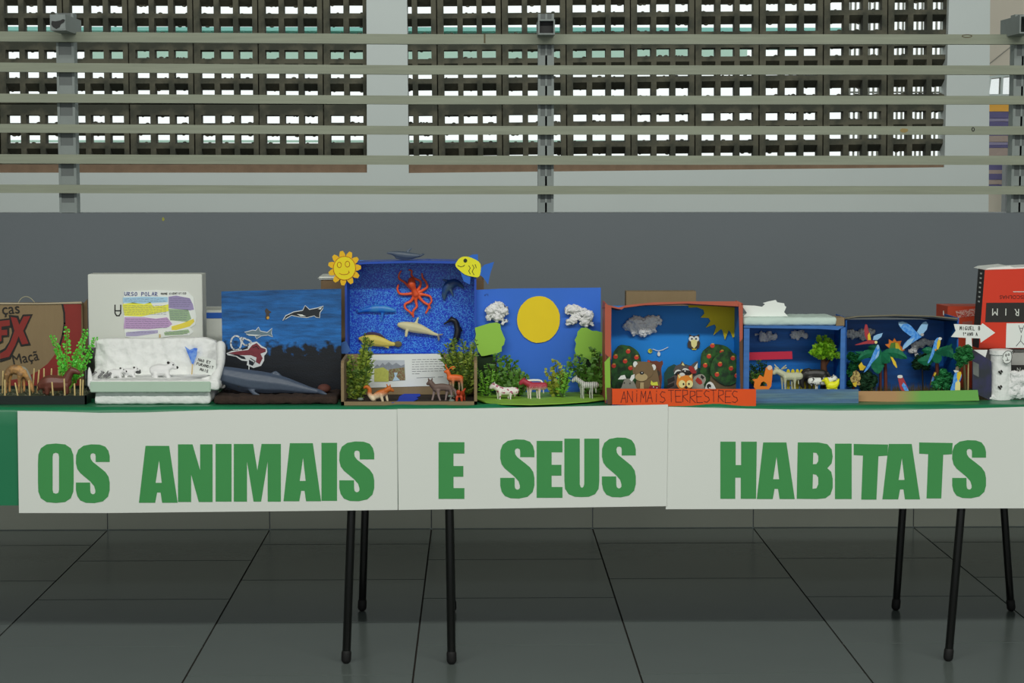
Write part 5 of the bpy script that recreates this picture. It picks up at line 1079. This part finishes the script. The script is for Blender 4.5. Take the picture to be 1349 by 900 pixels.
for i, x_ in enumerate((1038.5, 1044.5, 1050.5, 1056, 1061, 1066.5, 1072)):
    sheet('picket', [(x_-2.2, 516), (x_-2.2, 489), (x_-1, 486.6), (x_+1, 486.6), (x_+2.2, 489), (x_+2.2, 516)], YX+.05, .003, M('yellow picket plastic', (186, 170, 22), .5, .08), fe)
for y_ in (495, 507): sheet('fence_rail', [(1036, y_), (1075, y_), (1075, y_+2), (1036, y_+2)], YX+.053, .002, M('yellow picket plastic', (186, 170, 22)), fe)
animal('toy_black_horse', 'black toy horse with lowered head in front of the yellow fence', 'toy animal', YX+.032, [
    ([(1064, 494, 0, 7.5), (1074, 493, 0, 7), (1084, 494, 0, 7)], .75), [(1062, 492, 0, 6), (1057, 497, 0, 4.6), (1056, 505, 0, 3.4), (1058, 510, 0, 2.4)], [(1066, 487, 0, 2.4), (1060, 489, 0, 3), (1056, 493, 0, 2)],
    [(1063, 498, 3, 4), (1064, 507, 3, 2), (1063, 516, 3, 1.8)], [(1067, 498, -3, 4), (1069, 507, -3, 2), (1070, 516, -3, 1.8)], [(1083, 498, 3, 4), (1084, 507, 3, 2), (1083, 516, 3, 1.8)], [(1087, 498, -3, 4), (1088, 507, -3, 2), (1089, 516, -3, 1.8)], [(1090, 491, 0, 2), (1094, 499, 0, 1.8), (1093, 507, 0, 1)]],
    M('black horse plastic', (34, 32, 30), .45, .2, 60))
quad('toy_cow', 'white toy cow with black patches beside the yellow duck', yfm, 1073, 1096, 514.5, 496.5, M('white cow with black patches', (200, 202, 196), .5, .05, 60, mode='spots', c2=(26, 26, 28)), 1, 4, 1.5, True, 5)
dk = animal('toy_duck', 'bright yellow toy duck at the right front of the farm box', 'toy animal', yfm-.012, [
    ([(1092, 508, 0, 5), (1098, 508, 0, 6), (1103, 505, 0, 3.5)], .8), [(1103, 504, 0, 3), (1105, 500, 0, 1.6)], [(1090, 505, 0, 3.6), (1088, 500, 0, 3.6)], [(1086, 501, 0, 1.8), (1083, 502, 0, 1.1)], ([(1090, 513, 0, 1.8), (1102, 513, 0, 1.8)], 1.5)],
    M('bright yellow plastic', (226, 218, 24), .45, .05), voxel=.0015)
tree = thing('toy_tree', P(1087, 512, YX+.07), 'toy tree with crumpled lime crown and brown trunk in the farm box', 'tree')
tubes('trunk', [[(1086, 515, 0, 6), (1086, 500, 0, 5), (1085, 480, 0, 4), (1085, 470, 0, 3.5)], [(1086, 482, 0, 3), (1092, 474, 0, 2)]], YX+.07, M('brown trunk', (74, 44, 26), .9, .3, 60), tree)
m_lime = M('crumpled lime paper', (132, 176, 32), .6, .3, 60, c2=(92, 146, 24))
bs, bl2 = plant_bm((1085, 470), [(1072, 464), (1077, 456), (1084, 446), (1092, 450), (1096, 460), (1100, 470), (1092, 474), (1080, 468), (1086, 460), (1076, 470), (1098, 466), (1084, 453), (1090, 464)], YX+.06, 6.5, 2.6, 41, 'round', 1, 10)
bs.free(); stuff(build(bl2, 'crown', m_lime, tree))
# ---- 11 parrot jungle box -----------------------------------------------------
YZ = YB(529, 1210)+.03; YZf = YB(529, 1210); DZ = .15; YZb = YZ+DZ
m_nav = M('navy blue lining', (0, 76, 148), .5, .1, 14)
streaks(m_nav, .25, 5, 30)
j = thing('jungle_box_display', P(1210, 529, YZf), 'blue jungle box diorama full of parrots, with a green front flap', 'display')
ax, bx = X(1113.5, YZ), X(1262, YZ); zt = P(1190, 419, YZ).z
box('back_panel', ax, bx, YZb, YZb+.004, ZB, zt-.016, m_nav, j)
bm = bmesh.new(); addbox(bm, ax, ax+.004, YZ+.005, YZb, ZB, zt); build(bm, 'side_panel', m_nav, j)
bm = bmesh.new(); addbox(bm, bx-.004, bx, YZ, YZb, ZB, zt); build(bm, 'side_panel', m_nav, j)
sheet('top_panel', [(1113, 418.5), (1130, 416.5), (1180, 414.8), (1230, 416.5), (1261.5, 419.3), (1262, 423), (1230, 419), (1180, 417.6), (1130, 419), (1113, 421)], YZ, DZ, M('dark card top', (30, 40, 52)), j); droop(j, 'top_panel', .013)
sheet('torn_rim', [(1113, 418.5), (1130, 416.2), (1180, 414.5), (1230, 416.2), (1261.5, 419), (1262, 421), (1230, 417.5), (1180, 416.2), (1130, 417.8), (1113, 420.5)], YZ-.002, .002, M('frayed cardboard rim', (104, 100, 84), .9, .3, 60), j)
m_flapz = M('tan to green flap', (164, 126, 86), .6, .05, 3, c2=(98, 156, 72)); nt = m_flapz.node_tree
for n in list(nt.nodes):
    if n.type == 'VALTORGB': n.color_ramp.elements[0].position = .30; n.color_ramp.elements[1].position = .52; cr_ = n
tcz = [n for n in nt.nodes if n.type == 'TEX_COORD'][0]; spz = nt.nodes.new('ShaderNodeSeparateXYZ'); nt.links.new(tcz.outputs['Generated'], spz.inputs[0]); nt.links.new(spz.outputs[0], cr_.inputs[0])
sheet('front_flap', [(1131, 515.5), (1200, 515.5), (1288, 514), (1290, 528), (1200, 529.8), (1131, 529)], YZf, .004, m_flapz, j)
box('floor_panel', X(1115, YZ), X(1288, YZf), YZf+.004, YZb, ZB, ZB+.006, m_bark, j)
bm = bmesh.new(); rn = random.Random(9)
for i in range(900):
    x_ = rn.uniform(X(1150, YZ), X(1285, YZ)); y_ = rn.uniform(YZ, YZb-.01); p = Vector((x_, y_, ZB+.005)); d = Vector((rn.uniform(-.004, .004), rn.uniform(-.004, .004), rn.uniform(.014, .038)))
    s_ = Vector((.0009, 0, 0)); q = [bm.verts.new(v) for v in (p-s_, p+s_, p+d)]; bm.faces.new(q)
stuff(build(bm, 'dry_grass', M('dark olive dry grass', (66, 58, 26), .9, .4, 90), j))
cotton('cotton_cloud', [(1123, 440, 7.5), (1117.5, 441, 4.5), (1129, 441, 6)], YZb-.014, m_cot, j, 7); cotton('cotton_cloud', [(1139, 440, 8), (1145, 437, 6.5), (1136, 445, 6)], YZb-.014, m_cot, j, 8)
cotton('cotton_cloud', [(1206, 457, 7), (1212, 453, 6), (1202, 462, 5), (1218, 450, 5), (1227, 452, 5), (1208, 468, 3)], YZb-.014, m_cot, j, 9)
m_mb = M('macaw blue print', (42, 118, 200), .6, .25, 120, c2=(90, 150, 210)); m_mlb = M('pale blue feather print', (130, 172, 210), .6, .1, 100); m_my = M('macaw yellow print', (206, 176, 40)); m_mr = M('macaw red print', (150, 44, 52), .6, .2, 120)
m_palm = M('teal green palm leaf', (44, 140, 100), .5, .12, 40); m_tr = M('reddish palm trunk', (96, 44, 34), .7, .2, 60)
def feather(base, tip, wd, curve=0):
    (x0, y0), (x1, y1) = base, tip; dx, dy = x1-x0, y1-y0; l = math.hypot(dx, dy); nx, ny = -dy/l, dx/l; up, dn = [], []
    for t in (0, .15, .35, .6, .8, 1):
        w_ = wd*math.sin(math.pi*min(.98, t*.92+.08))**.8 if t < 1 else 0; c = curve*math.sin(math.pi*t)
        px_, py_ = x0+dx*t+nx*c, y0+dy*t+ny*c; up.append((px_+nx*w_/2, py_+ny*w_/2)); dn.append((px_-nx*w_/2, py_-ny*w_/2))
    return up+dn[::-1][1:]
def leaf_mesh(name, base, tip, wd, Y, dyt, mat, parent, curve=0, serr=7):
    """folded serrated palm leaf, tip pushed dyt forward"""
    (x0, y0), (x1, y1) = base, tip; dx, dy = x1-x0, y1-y0; l = math.hypot(dx, dy); nx, ny = -dy/l, dx/l
    bm = bmesh.new(); mid, up, dn = [], [], []; n = 12
    for i in range(n+1):
        t = i/n; c = curve*math.sin(math.pi*t*.9); w_ = wd*(math.sin(math.pi*(t*.93+.06))**.7)*(1+.16*(i % 2)); yy = Y+dyt*t
        if i == n: w_ = 0.2
        cx_, cy_ = x0+dx*t+nx*c, y0+dy*t+ny*c
        mid.append(bm.verts.new(P(cx_, cy_, yy-.003))); up.append(bm.verts.new(P(cx_+nx*w_/2, cy_+ny*w_/2, yy+.002))); dn.append(bm.verts.new(P(cx_-nx*w_/2, cy_-ny*w_/2, yy+.002)))
    for i in range(n): bm.faces.new([mid[i], mid[i+1], up[i+1], up[i]]); bm.faces.new([dn[i], dn[i+1], mid[i+1], mid[i]])
    r = bmesh.ops.solidify(bm, geom=bm.faces[:], thickness=.0012)
    return build(bm, name, mat, parent)
def palm(lbl, trunk, crown, leaves, Y):
    t = thing('palm_tree', P(trunk[0][0], 514, Y), lbl, 'tree')
    for tr in trunk: tubes('trunk', [[(tr[0], 518, 0, tr[2]), (tr[1], crown[1]+2, 0, tr[2]*.8)]], Y, m_tr, t)
    for (tip, wd, cv, dyt) in leaves: leaf_mesh('palm_leaf', crown, tip, wd, Y, dyt, m_palm, t, cv)
    return t
palm('larger paper palm tree with broad teal leaves, left in the jungle box', [(1159.5, 1160, 2.1), (1167, 1166, 2.6)], (1161, 466), [((1126, 463), 8, -3, -.03), ((1130, 477), 10, 6, -.04), ((1157, 493), 17, 3, -.05), ((1195, 474), 12, -5, -.04), ((1188, 466), 8, -3, .0), ((1143, 458), 9, 3, -.01), ((1172, 478), 14, 0, -.045)], YZ+.07)
palm('smaller paper palm tree at the right of the jungle box', [(1235.5, 1234, 2.8)], (1233, 466), [((1208, 474), 13, -5, -.02), ((1260, 447), 6, 4, -.02), ((1258, 474), 14, -8, -.04), ((1236, 479), 12, 0, -.04), ((1214, 462), 9, 2, 0), ((1250, 461), 8, -2, -.01)], YZ+.07)
m_crep = M('crepe green foliage', (28, 110, 58), .7, .35, 50); m_crepd = M('dark crepe foliage', (18, 58, 30), .8, .3, 50)
def crepe(lbl, blobs, Y, mat, seed, trunk=None, trm=None):
    t = thing('crepe_shrub', P(sum(b[0] for b in blobs)/len(blobs), 514, Y), lbl, 'plant'); rn = random.Random(seed); bm = bmesh.new(); s = Y/F
    for (bx_, by_, r_) in blobs:
        c = P(bx_, by_, Y)
        for i in range(int(r_*16)):
            d = Vector((rn.gauss(0, 1), rn.gauss(0, 1), rn.gauss(0, 1))).normalized(); p = c+d*r_*s*rn.uniform(.6, 1.0); l = rn.uniform(1.6, 3.2)*s
            e1 = d.cross(Vector((rn.uniform(-1, 1), rn.uniform(-1, 1), 1))).normalized()*l; e2 = (d+Vector((rn.uniform(-.5, .5), rn.uniform(-.5, .5), rn.uniform(-.5, .5)))).normalized()*l
            v = [bm.verts.new(x) for x in (p-e1, p+e2*.4, p+e1, p-e2*.7+e1*.2)]; bm.faces.new(v)
        b2 = bmesh.ops.create_icosphere(bm, subdivisions=2, radius=r_*s*.7); bmesh.ops.translate(bm, verts=b2['verts'], vec=c)
    stuff(build(bm, 'foliage', mat, t))
    if trunk: tubes('trunk', [trunk], Y, trm or m_tr, t)
    return t
crepe('curly green crepe shrub along the left wall of the jungle box', [(1121, 470, 7), (1129, 474, 7), (1124, 484, 7), (1120, 492, 6), (1133, 482, 5), (1120, 506, 5)], YZ+.10, m_crep, 1, [(1124, 518, 0, 2), (1125, 480, 0, 1.5)])
crepe('dark shrub under the left palm of the jungle box', [(1142, 496, 9), (1137, 505, 9), (1150, 500, 8), (1147, 508, 8), (1138, 514, 6)], YZ+.04, m_crepd, 2)
crepe('dark round tree in the middle of the jungle box', [(1213, 475, 10), (1208, 480, 8), (1221, 470, 7), (1220, 482, 7)], YZ+.11, m_crepd, 3, [(1216, 518, 0, 1.2), (1215, 484, 0, 1)], m_blackp)
crepe('bright crepe shrub in front of the small palm', [(1243, 492, 7), (1238, 500, 8), (1249, 497, 7), (1234, 508, 8), (1246, 507, 8), (1230, 513, 4)], YZ+.03, m_crep, 4)
crepe('tall crepe bush tree at the right end of the jungle box', [(1266, 464, 8), (1274, 462, 8), (1270, 472, 9), (1264, 480, 5), (1278, 470, 6), (1262, 470, 6)], YZ-.018, m_crepd if False else M('mid crepe foliage', (30, 104, 50), .7, .35, 50), 5, [(1272, 518, 0, 2.4), (1270, 478, 0, 1.8)], M('olive trunk', (66, 60, 30)))
def parrot(lbl, Y, layers): return cut('macaw_cutout', lbl, layers, Y)
def wing(base, tips, wd, mat): return [('feather', feather(base, t, wd), mat) for t in tips]
parrot('flying blue macaw cut-out with raised wings, top middle of the jungle box', YZ+.03, [
    ('body', smoothpts([(1209, 437), (1215, 440), (1214, 444), (1206, 449), (1196, 456), (1189, 459), (1192, 452), (1202, 443)], 2), m_mb),
    ('left_wing', [(1205, 446), (1198, 442), (1190, 436), (1185, 430), (1184, 426), (1188, 424), (1194, 425), (1200, 429), (1206, 436), (1211, 440)], m_mb), ('wing_edge', [(1184, 428), (1183.5, 424.5), (1189, 423.6), (1196, 426), (1190, 427), (1187, 431)], m_mlb),
    ('right_wing', [(1208, 437), (1212, 430), (1216, 425), (1220, 423.5), (1222.5, 427), (1221, 434), (1216, 440), (1212, 442)], m_mlb), ('tail', [(1190, 456), (1196, 448), (1205, 445), (1200, 453), (1194, 458), (1189, 461)], m_mlb), ('head', disc(1215, 441, 2.2, 2, 10), M('grey beak', (150, 150, 150)))])
parrot('flying scarlet macaw cut-out with one wing up, over the left palm', YZ+.03, [
    ('body', smoothpts([(1126, 454.5), (1138, 450.5), (1146, 448.5), (1153, 449), (1154.5, 451.5), (1150, 453), (1142, 453), (1132, 454.5)], 2), m_mr),
    ('red_wing', [(1143, 450), (1139, 442), (1138.5, 433), (1140, 427), (1142.5, 428), (1144.5, 437), (1147, 444), (1148, 450)], m_mr), ('yellow_band', [(1143.5, 448), (1143, 442), (1145.5, 438), (1147, 444), (1147.5, 448)], m_my),
    ('blue_wing', [(1150, 448), (1151, 443), (1156, 440.5), (1163, 438.8), (1161, 444), (1156, 448)], m_mlb), ('head', disc(1154, 451, 2, 2, 10), m_cream)])
parrot('long-tailed blue macaw cut-out hanging in front of the left palm', YZ-.0, [
    ('body', smoothpts([(1156, 454.5), (1158.5, 457), (1159, 462), (1157.5, 469), (1154, 473), (1149, 478), (1144, 486), (1138, 491), (1142, 483), (1147, 474), (1150, 466), (1153.5, 459)], 2), m_mb), ('head', smoothpts([(1155, 456), (1157, 454), (1158.6, 458), (1156, 461)], 2), m_mlb), ('breast', [(1156, 464), (1158.5, 462), (1157, 469), (1154, 473), (1153, 471)], m_mlb)])
parrot('blue and yellow macaw cut-out perched on the small palm', YZ+.01, [
    ('body', smoothpts([(1234, 446), (1237, 445), (1239, 450), (1237, 457), (1232, 462), (1229, 470), (1224, 478), (1222, 478), (1226, 468), (1229, 458), (1231, 450)], 2), m_mb), ('breast', smoothpts([(1236, 447), (1239, 449), (1238, 456), (1235, 461), (1234, 456)], 2), m_my), ('head', disc(1238.5, 446.3, 2.3, 2, 10), m_w2), ('feet', disc(1232.5, 461, 1.3, 1.3, 8), M('orange print', (190, 140, 50)))])
parrot('blue and yellow macaw cut-out standing at the right front of the jungle box', YZf+.012, [
    ('body', smoothpts([(1257, 494), (1260, 489), (1264, 490), (1267, 494), (1265, 502), (1262, 506), (1261, 515), (1252, 515), (1255, 505), (1256, 498)], 2), m_mb), ('breast', smoothpts([(1261, 491), (1266, 490), (1266, 496), (1263, 502), (1261, 500)], 2), m_my), ('legs', [(1258.5, 505), (1262, 501), (1265, 504), (1265, 515), (1258, 515)], m_cream), ('collar', [(1256, 488), (1263, 487), (1263, 490), (1258, 491)], m_w2), ('head', disc(1262, 485.5, 3.4, 3, 12), M('brown grey print', (104, 92, 70))), ('beak', disc(1264.5, 486.5, 1.5, 2, 8), m_blackp)])
parrot('red and blue macaw cut-out with white head, front middle of the jungle box', YZf+.012, [
    ('body', smoothpts([(1183, 496), (1187, 495), (1191, 500), (1194, 507), (1197, 515), (1188, 515), (1185, 508)], 2), m_mr), ('blue_wing', [(1190, 504), (1193, 507), (1197.5, 515), (1192, 515), (1188, 508)], m_mb), ('head', smoothpts([(1182.8, 498), (1183, 494.5), (1188.5, 494.5), (1188.5, 498)], 2), m_w2)])
parrot('small dim macaw cut-out behind the bright crepe shrub', YZ+.05, [('body', smoothpts([(1231, 490), (1234, 491), (1233, 496), (1229, 502), (1226, 508), (1225, 507), (1228, 497)], 2), m_rb), ('breast', [(1231, 491), (1233.5, 491), (1232, 496), (1230, 495)], m_my), ('wing', [(1229, 496), (1231, 499), (1228, 504), (1227, 502)], m_mb)])
m_fo = M('orange petal print', (206, 112, 30)); cutf = cut('flower_cutout', 'orange and yellow spiky flower cut-out above the left palm', [('petals', [(1166, 454), (1171, 453), (1171, 447), (1176, 450), (1178.5, 445.5), (1181, 450), (1187.5, 449), (1186, 455), (1192, 461), (1189, 463), (1182, 462), (1174, 461)], m_fo), ('green_center', [(1172, 457), (1174, 452), (1180, 451), (1181, 461), (1173, 462)], m_leafB), ('yellow_center', [(1179.5, 452), (1183, 452), (1187.5, 462), (1180, 463.5)], m_my)], YZ+.085)
cut('yellow_tail_cutout', 'curved yellow feather cut-out hanging under the left palm', [('feather', [(1173, 470), (1176, 471), (1180, 477), (1182, 484), (1181, 485), (1177, 480)], m_my)], YZ+.035)
cut('yellow_bird_cutout', 'yellow bird cut-out low at the left wall of the jungle box', [('wing', [(1131, 482), (1135, 477), (1137, 481), (1141, 483), (1137, 488), (1133, 488)], m_my), ('body', [(1120, 498), (1123, 495), (1124, 490), (1128, 488), (1131, 490), (1133, 493), (1134, 499), (1132, 502), (1134, 507), (1130, 508), (1127, 505), (1123, 505), (1121, 502)], M('tan feather print', (176, 158, 92), .7, .3, 160, c2=(110, 84, 48))), ('tail', [(1123, 505), (1129, 503), (1128, 510), (1125, 509)], m_my)], YZ+.02)
# ---- 12 small red carton and arrow sign --------------------------------------------
Y12 = 5.56
rc = thing('red_carton', P(1262, 480, Y12), 'small orange-red carton with white print behind the jungle box', 'box')
m_rc = M('orange-red carton', (176, 62, 34), .55, .06); m_rcs = M('brown-orange carton side', (142, 70, 44), .6, .06)
bm = bmesh.new(); zt = P(1260, 403.5, Y12).z
pA, pB, pC = Vector((X(1247, Y12), Y12, 0)), Vector((X(1232, Y12+.10), Y12+.10, 0)), Vector((X(1310, Y12), Y12, 0)); pD = pB+(pC-pA)
q = [pA, pC, pD, pB]
hexa(bm, [Vector((p.x, p.y, ZB)) for p in (q[0], q[1], q[2], q[3])]+[Vector((p.x, p.y, zt)) for p in (q[0], q[1], q[2], q[3])])
build(bm, 'carton_body', m_rc, rc)
sheet('white_print', [(1259, 410), (1285, 406.5), (1286, 416), (1262, 419)], Y12-.001, .001, M('white and red print', (190, 160, 150), .6, .1, 250, c2=(170, 60, 44)), rc)
stroke('white_line', [[(1243, 410), (1243, 415)]], 1.2, Y12-.001, m_wcard, rc)
sheet('grey_print', [(1268, 424), (1281, 423), (1281, 427), (1268, 428)], Y12-.001, .001, M('greyish red print', (150, 90, 80)), rc)
ya = YZ-.008
ar = sheet('arrow_sign', [(1256.5, 427), (1292.5, 428.5), (1294.5, 426), (1311, 438.5), (1292, 451.5), (1291.5, 446), (1280, 445.5), (1281, 462), (1272, 462), (1272.5, 445.2), (1253, 444), (1259, 436)], ya, .0025, m_wpaper); tag(ar, 'white paper arrow sign with handwriting, pointing right at the red box', 'sign')
ar.location.z += 0
hand('sign_writing', 'MIGUEL B', 1264.5, 430.3, 4.6, 3.5, ya-.001, m_blackp, ar, .65, rot=0, wl=.62)
hand('sign_writing', '1ºANO A', 1268.5, 438.2, 4, 2.9, ya-.001, m_blackp, ar, .6, wl=.62)
tubes('sign_stick', [[(1276, 448, 0, 1), (1275, 528, 0, 1)]], ya+.004, m_stick, ar)
# ---- 13 red paper-ream box on top of things at the right edge ----------------------------
Y13 = 5.34
m_rr = M('bright orange-red carton', (192, 46, 18), .45, .04, 5); m_rr2 = M('black carton print', (30, 28, 26), .5, .05)
rb_ = thing('red_ream_box', P(1340, 459, Y13), 'large orange-red paper box upside down at the right edge of the table', 'box')
bm = bmesh.new(); fq = [(1289.5, 458.8), (1420, 459.5), (1420, 351), (1297.5, 356)]
f_ = [P(x, y, Y13) for x, y in fq]; hexa(bm, f_+[v+Vector((0, .068, 0)) for v in f_]); build(bm, 'carton_body', m_rr, rb_)
a0, a1 = P(1289.5, 458.8, Y13), P(1297.5, 356, Y13); bm = bmesh.new(); dx_ = Vector((-.001, 0, 0)); e_ = Vector((-.0002, 0, 0)); dy_ = Vector((0, .068, 0))
hexa(bm, [a0+dx_, a0+e_, a1+e_, a1+dx_, a0+dx_+dy_, a0+e_+dy_, a1+e_+dy_, a1+dx_+dy_]); sp_ = build(bm, 'black_side', m_rr2, rb_)
bm = bmesh.new()
for k in range(7):
    p_ = a1.lerp(a0, .04+k*.06)+Vector((-.0011, .025, 0)); addbox(bm, p_.x-.0006, p_.x, p_.y, p_.y+.018, p_.z-.0045, p_.z)
stuff(build(bm, 'spine_print', m_wcard, sp_))
sheet('black_label', [(1298, 424.5), (1420, 424.5), (1420, 398.5), (1299.5, 399)], Y13-.0012, .001, m_rr2, rb_)
for ch_, x_, y_ in (('M', 1310.7, 411.5), ('I', 1325, 411.5), ('R', 1339.8, 412), ('P', 1356, 412)): text('white_letter', ch_, x_, y_, 10, Y13-.002, m_wcard, rb_, .85, 180)
text('small_red_print', 'ESCOLHAS', 1334, 391.5, 5, Y13-.0012, M('dark red print on carton', (110, 34, 22)), rb_, 1.05, 180)
stroke('white_line', [[(1335, 384.5), (1400, 384.5)]], 1, Y13-.0012, m_wcard, rb_)
wl_ = sheet('white_label', [(1325, 458.5), (1420, 458.5), (1420, 425.5), (1326, 426)], Y13-.0012, .001, m_wpaper, rb_)
hand('marker_writing', 'A', 1349, 438, 9.5, 9, Y13-.002, M('grey marker', (84, 86, 90)), wl_, .7, flip=True, wl=.75)
hand('marker_writing', 'DY', 1364, 456.5, 14, 13.5, Y13-.002, M('grey marker', (84, 86, 90)), wl_, .7, flip=True, wl=.9)
pt_ = sheet('loose_paper', [(1297, 355.5), (1303, 353), (1330, 350.5), (1336, 352.5), (1420, 349), (1420, 352.5), (1330, 354.5)], Y13+.004, .12, m_wpaper); tag(pt_, 'thin loose white papers lying on top of the red box', 'paper')
# supports below the red box
gy = tbox('grey_box', 1333, 1420, 460.5, 5.36, .14, M('light grey carton', (150, 150, 146))); tag(gy, 'light grey box under the red box at the right edge', 'box')
bkl = sheet('black_label', [(1326, 481), (1420, 481), (1420, 493), (1334, 493)], 5.358, .0012, m_rr2, gy); text('white_letter', 'N', 1342, 487, 6, 5.3565, m_wcard, bkl, .9)
dp = sheet('leaning_card', [(1281, 466), (1306, 482), (1306, 533), (1303, 533), (1290, 527), (1281, 520)], YZf+.03, .004, M('dark space print card', (38, 42, 50), .4, .3, 20, c2=(44, 44, 76))); tag(dp, 'dark printed card leaning at the right of the jungle box', 'card'); dp.location.z = ZB
sheet('pale_print', [(1281.5, 476), (1289.5, 480), (1289.5, 497), (1282, 493)], YZf+.0292, .0008, M('dim grey print', (96, 100, 98)), dp)
wp = sheet('white_scrap', [(1279, 461), (1301, 461), (1298, 472), (1294, 471), (1280, 465)], YZf+.045, .002, m_wpaper, dp)
sheet('foam_scrap', [(1297, 470), (1302, 461), (1309, 461), (1306, 484), (1300, 478)], YZf+.05, .003, M('dark grey foam', (60, 60, 62), .9, .2, 60), dp)
ww = thing('white_foam_display', P(1330, 532, YZf+.02), 'white foam column and cotton snow scene at the right edge under the red box', 'display')
yv = YZf+.05
bm = bmesh.new(); c_ = P(1317, 531, yv); ht = P(1317, 460.5, yv).z-ZB
bmesh.ops.create_cone(bm, cap_ends=True, segments=28, radius1=.030, radius2=.0275, depth=ht, matrix=Matrix.Translation((c_.x, yv, ZB+ht/2)))
build(bm, 'foam_column', m_snow, ww, smooth=False)
bm = bmesh.new(); bmesh.ops.create_cone(bm, cap_ends=True, segments=28, radius1=.0315, radius2=.0315, depth=.012, matrix=Matrix.Translation((c_.x, yv, ZB+ht-.007))); build(bm, 'column_rim', m_snow, ww)
cotton('cotton_snow', [(1315, 520, 10), (1330, 518, 12), (1345, 515, 13), (1360, 515, 13), (1335, 505, 12), (1350, 500, 12), (1338, 495, 8), (1310, 524, 7)], YZf+.035, m_cot, ww, 12, .004)
sk = sheet('skull_cutout', smoothpts([(1321, 471), (1323, 465), (1328, 462), (1332, 464), (1333, 471), (1331, 477), (1326, 479), (1322, 477)], 2), YZf+.012, .002, m_wpaper, ww)
stroke('skull_drawing', [disc(1325.5, 468, 1, 1.4, 8)+[(1326.5, 468)], disc(1329, 467.2, 1, 1.3, 8)+[(1330, 467.2)], [(1327, 471), (1327.5, 475)], [(1325, 475), (1329.5, 474.5)], [(1332, 465), (1335, 461.5), (1337, 463), (1334, 466)], smoothpts([(1321, 471), (1323, 465), (1328, 462), (1332, 464), (1333, 471), (1331, 477), (1326, 479), (1322, 477)], 2)], .6, YZf+.011, m_blackp, sk)
for (x_, y_) in ((1317.5, 491.5), (1317, 511.5)):
    stroke('black_mark', [[(x_-1.5, y_-2), (x_+1, y_+1)], [(x_+1.5, y_-3), (x_+2.5, y_-1.5)]], 2.2, yv-.031, m_blackp, ww)
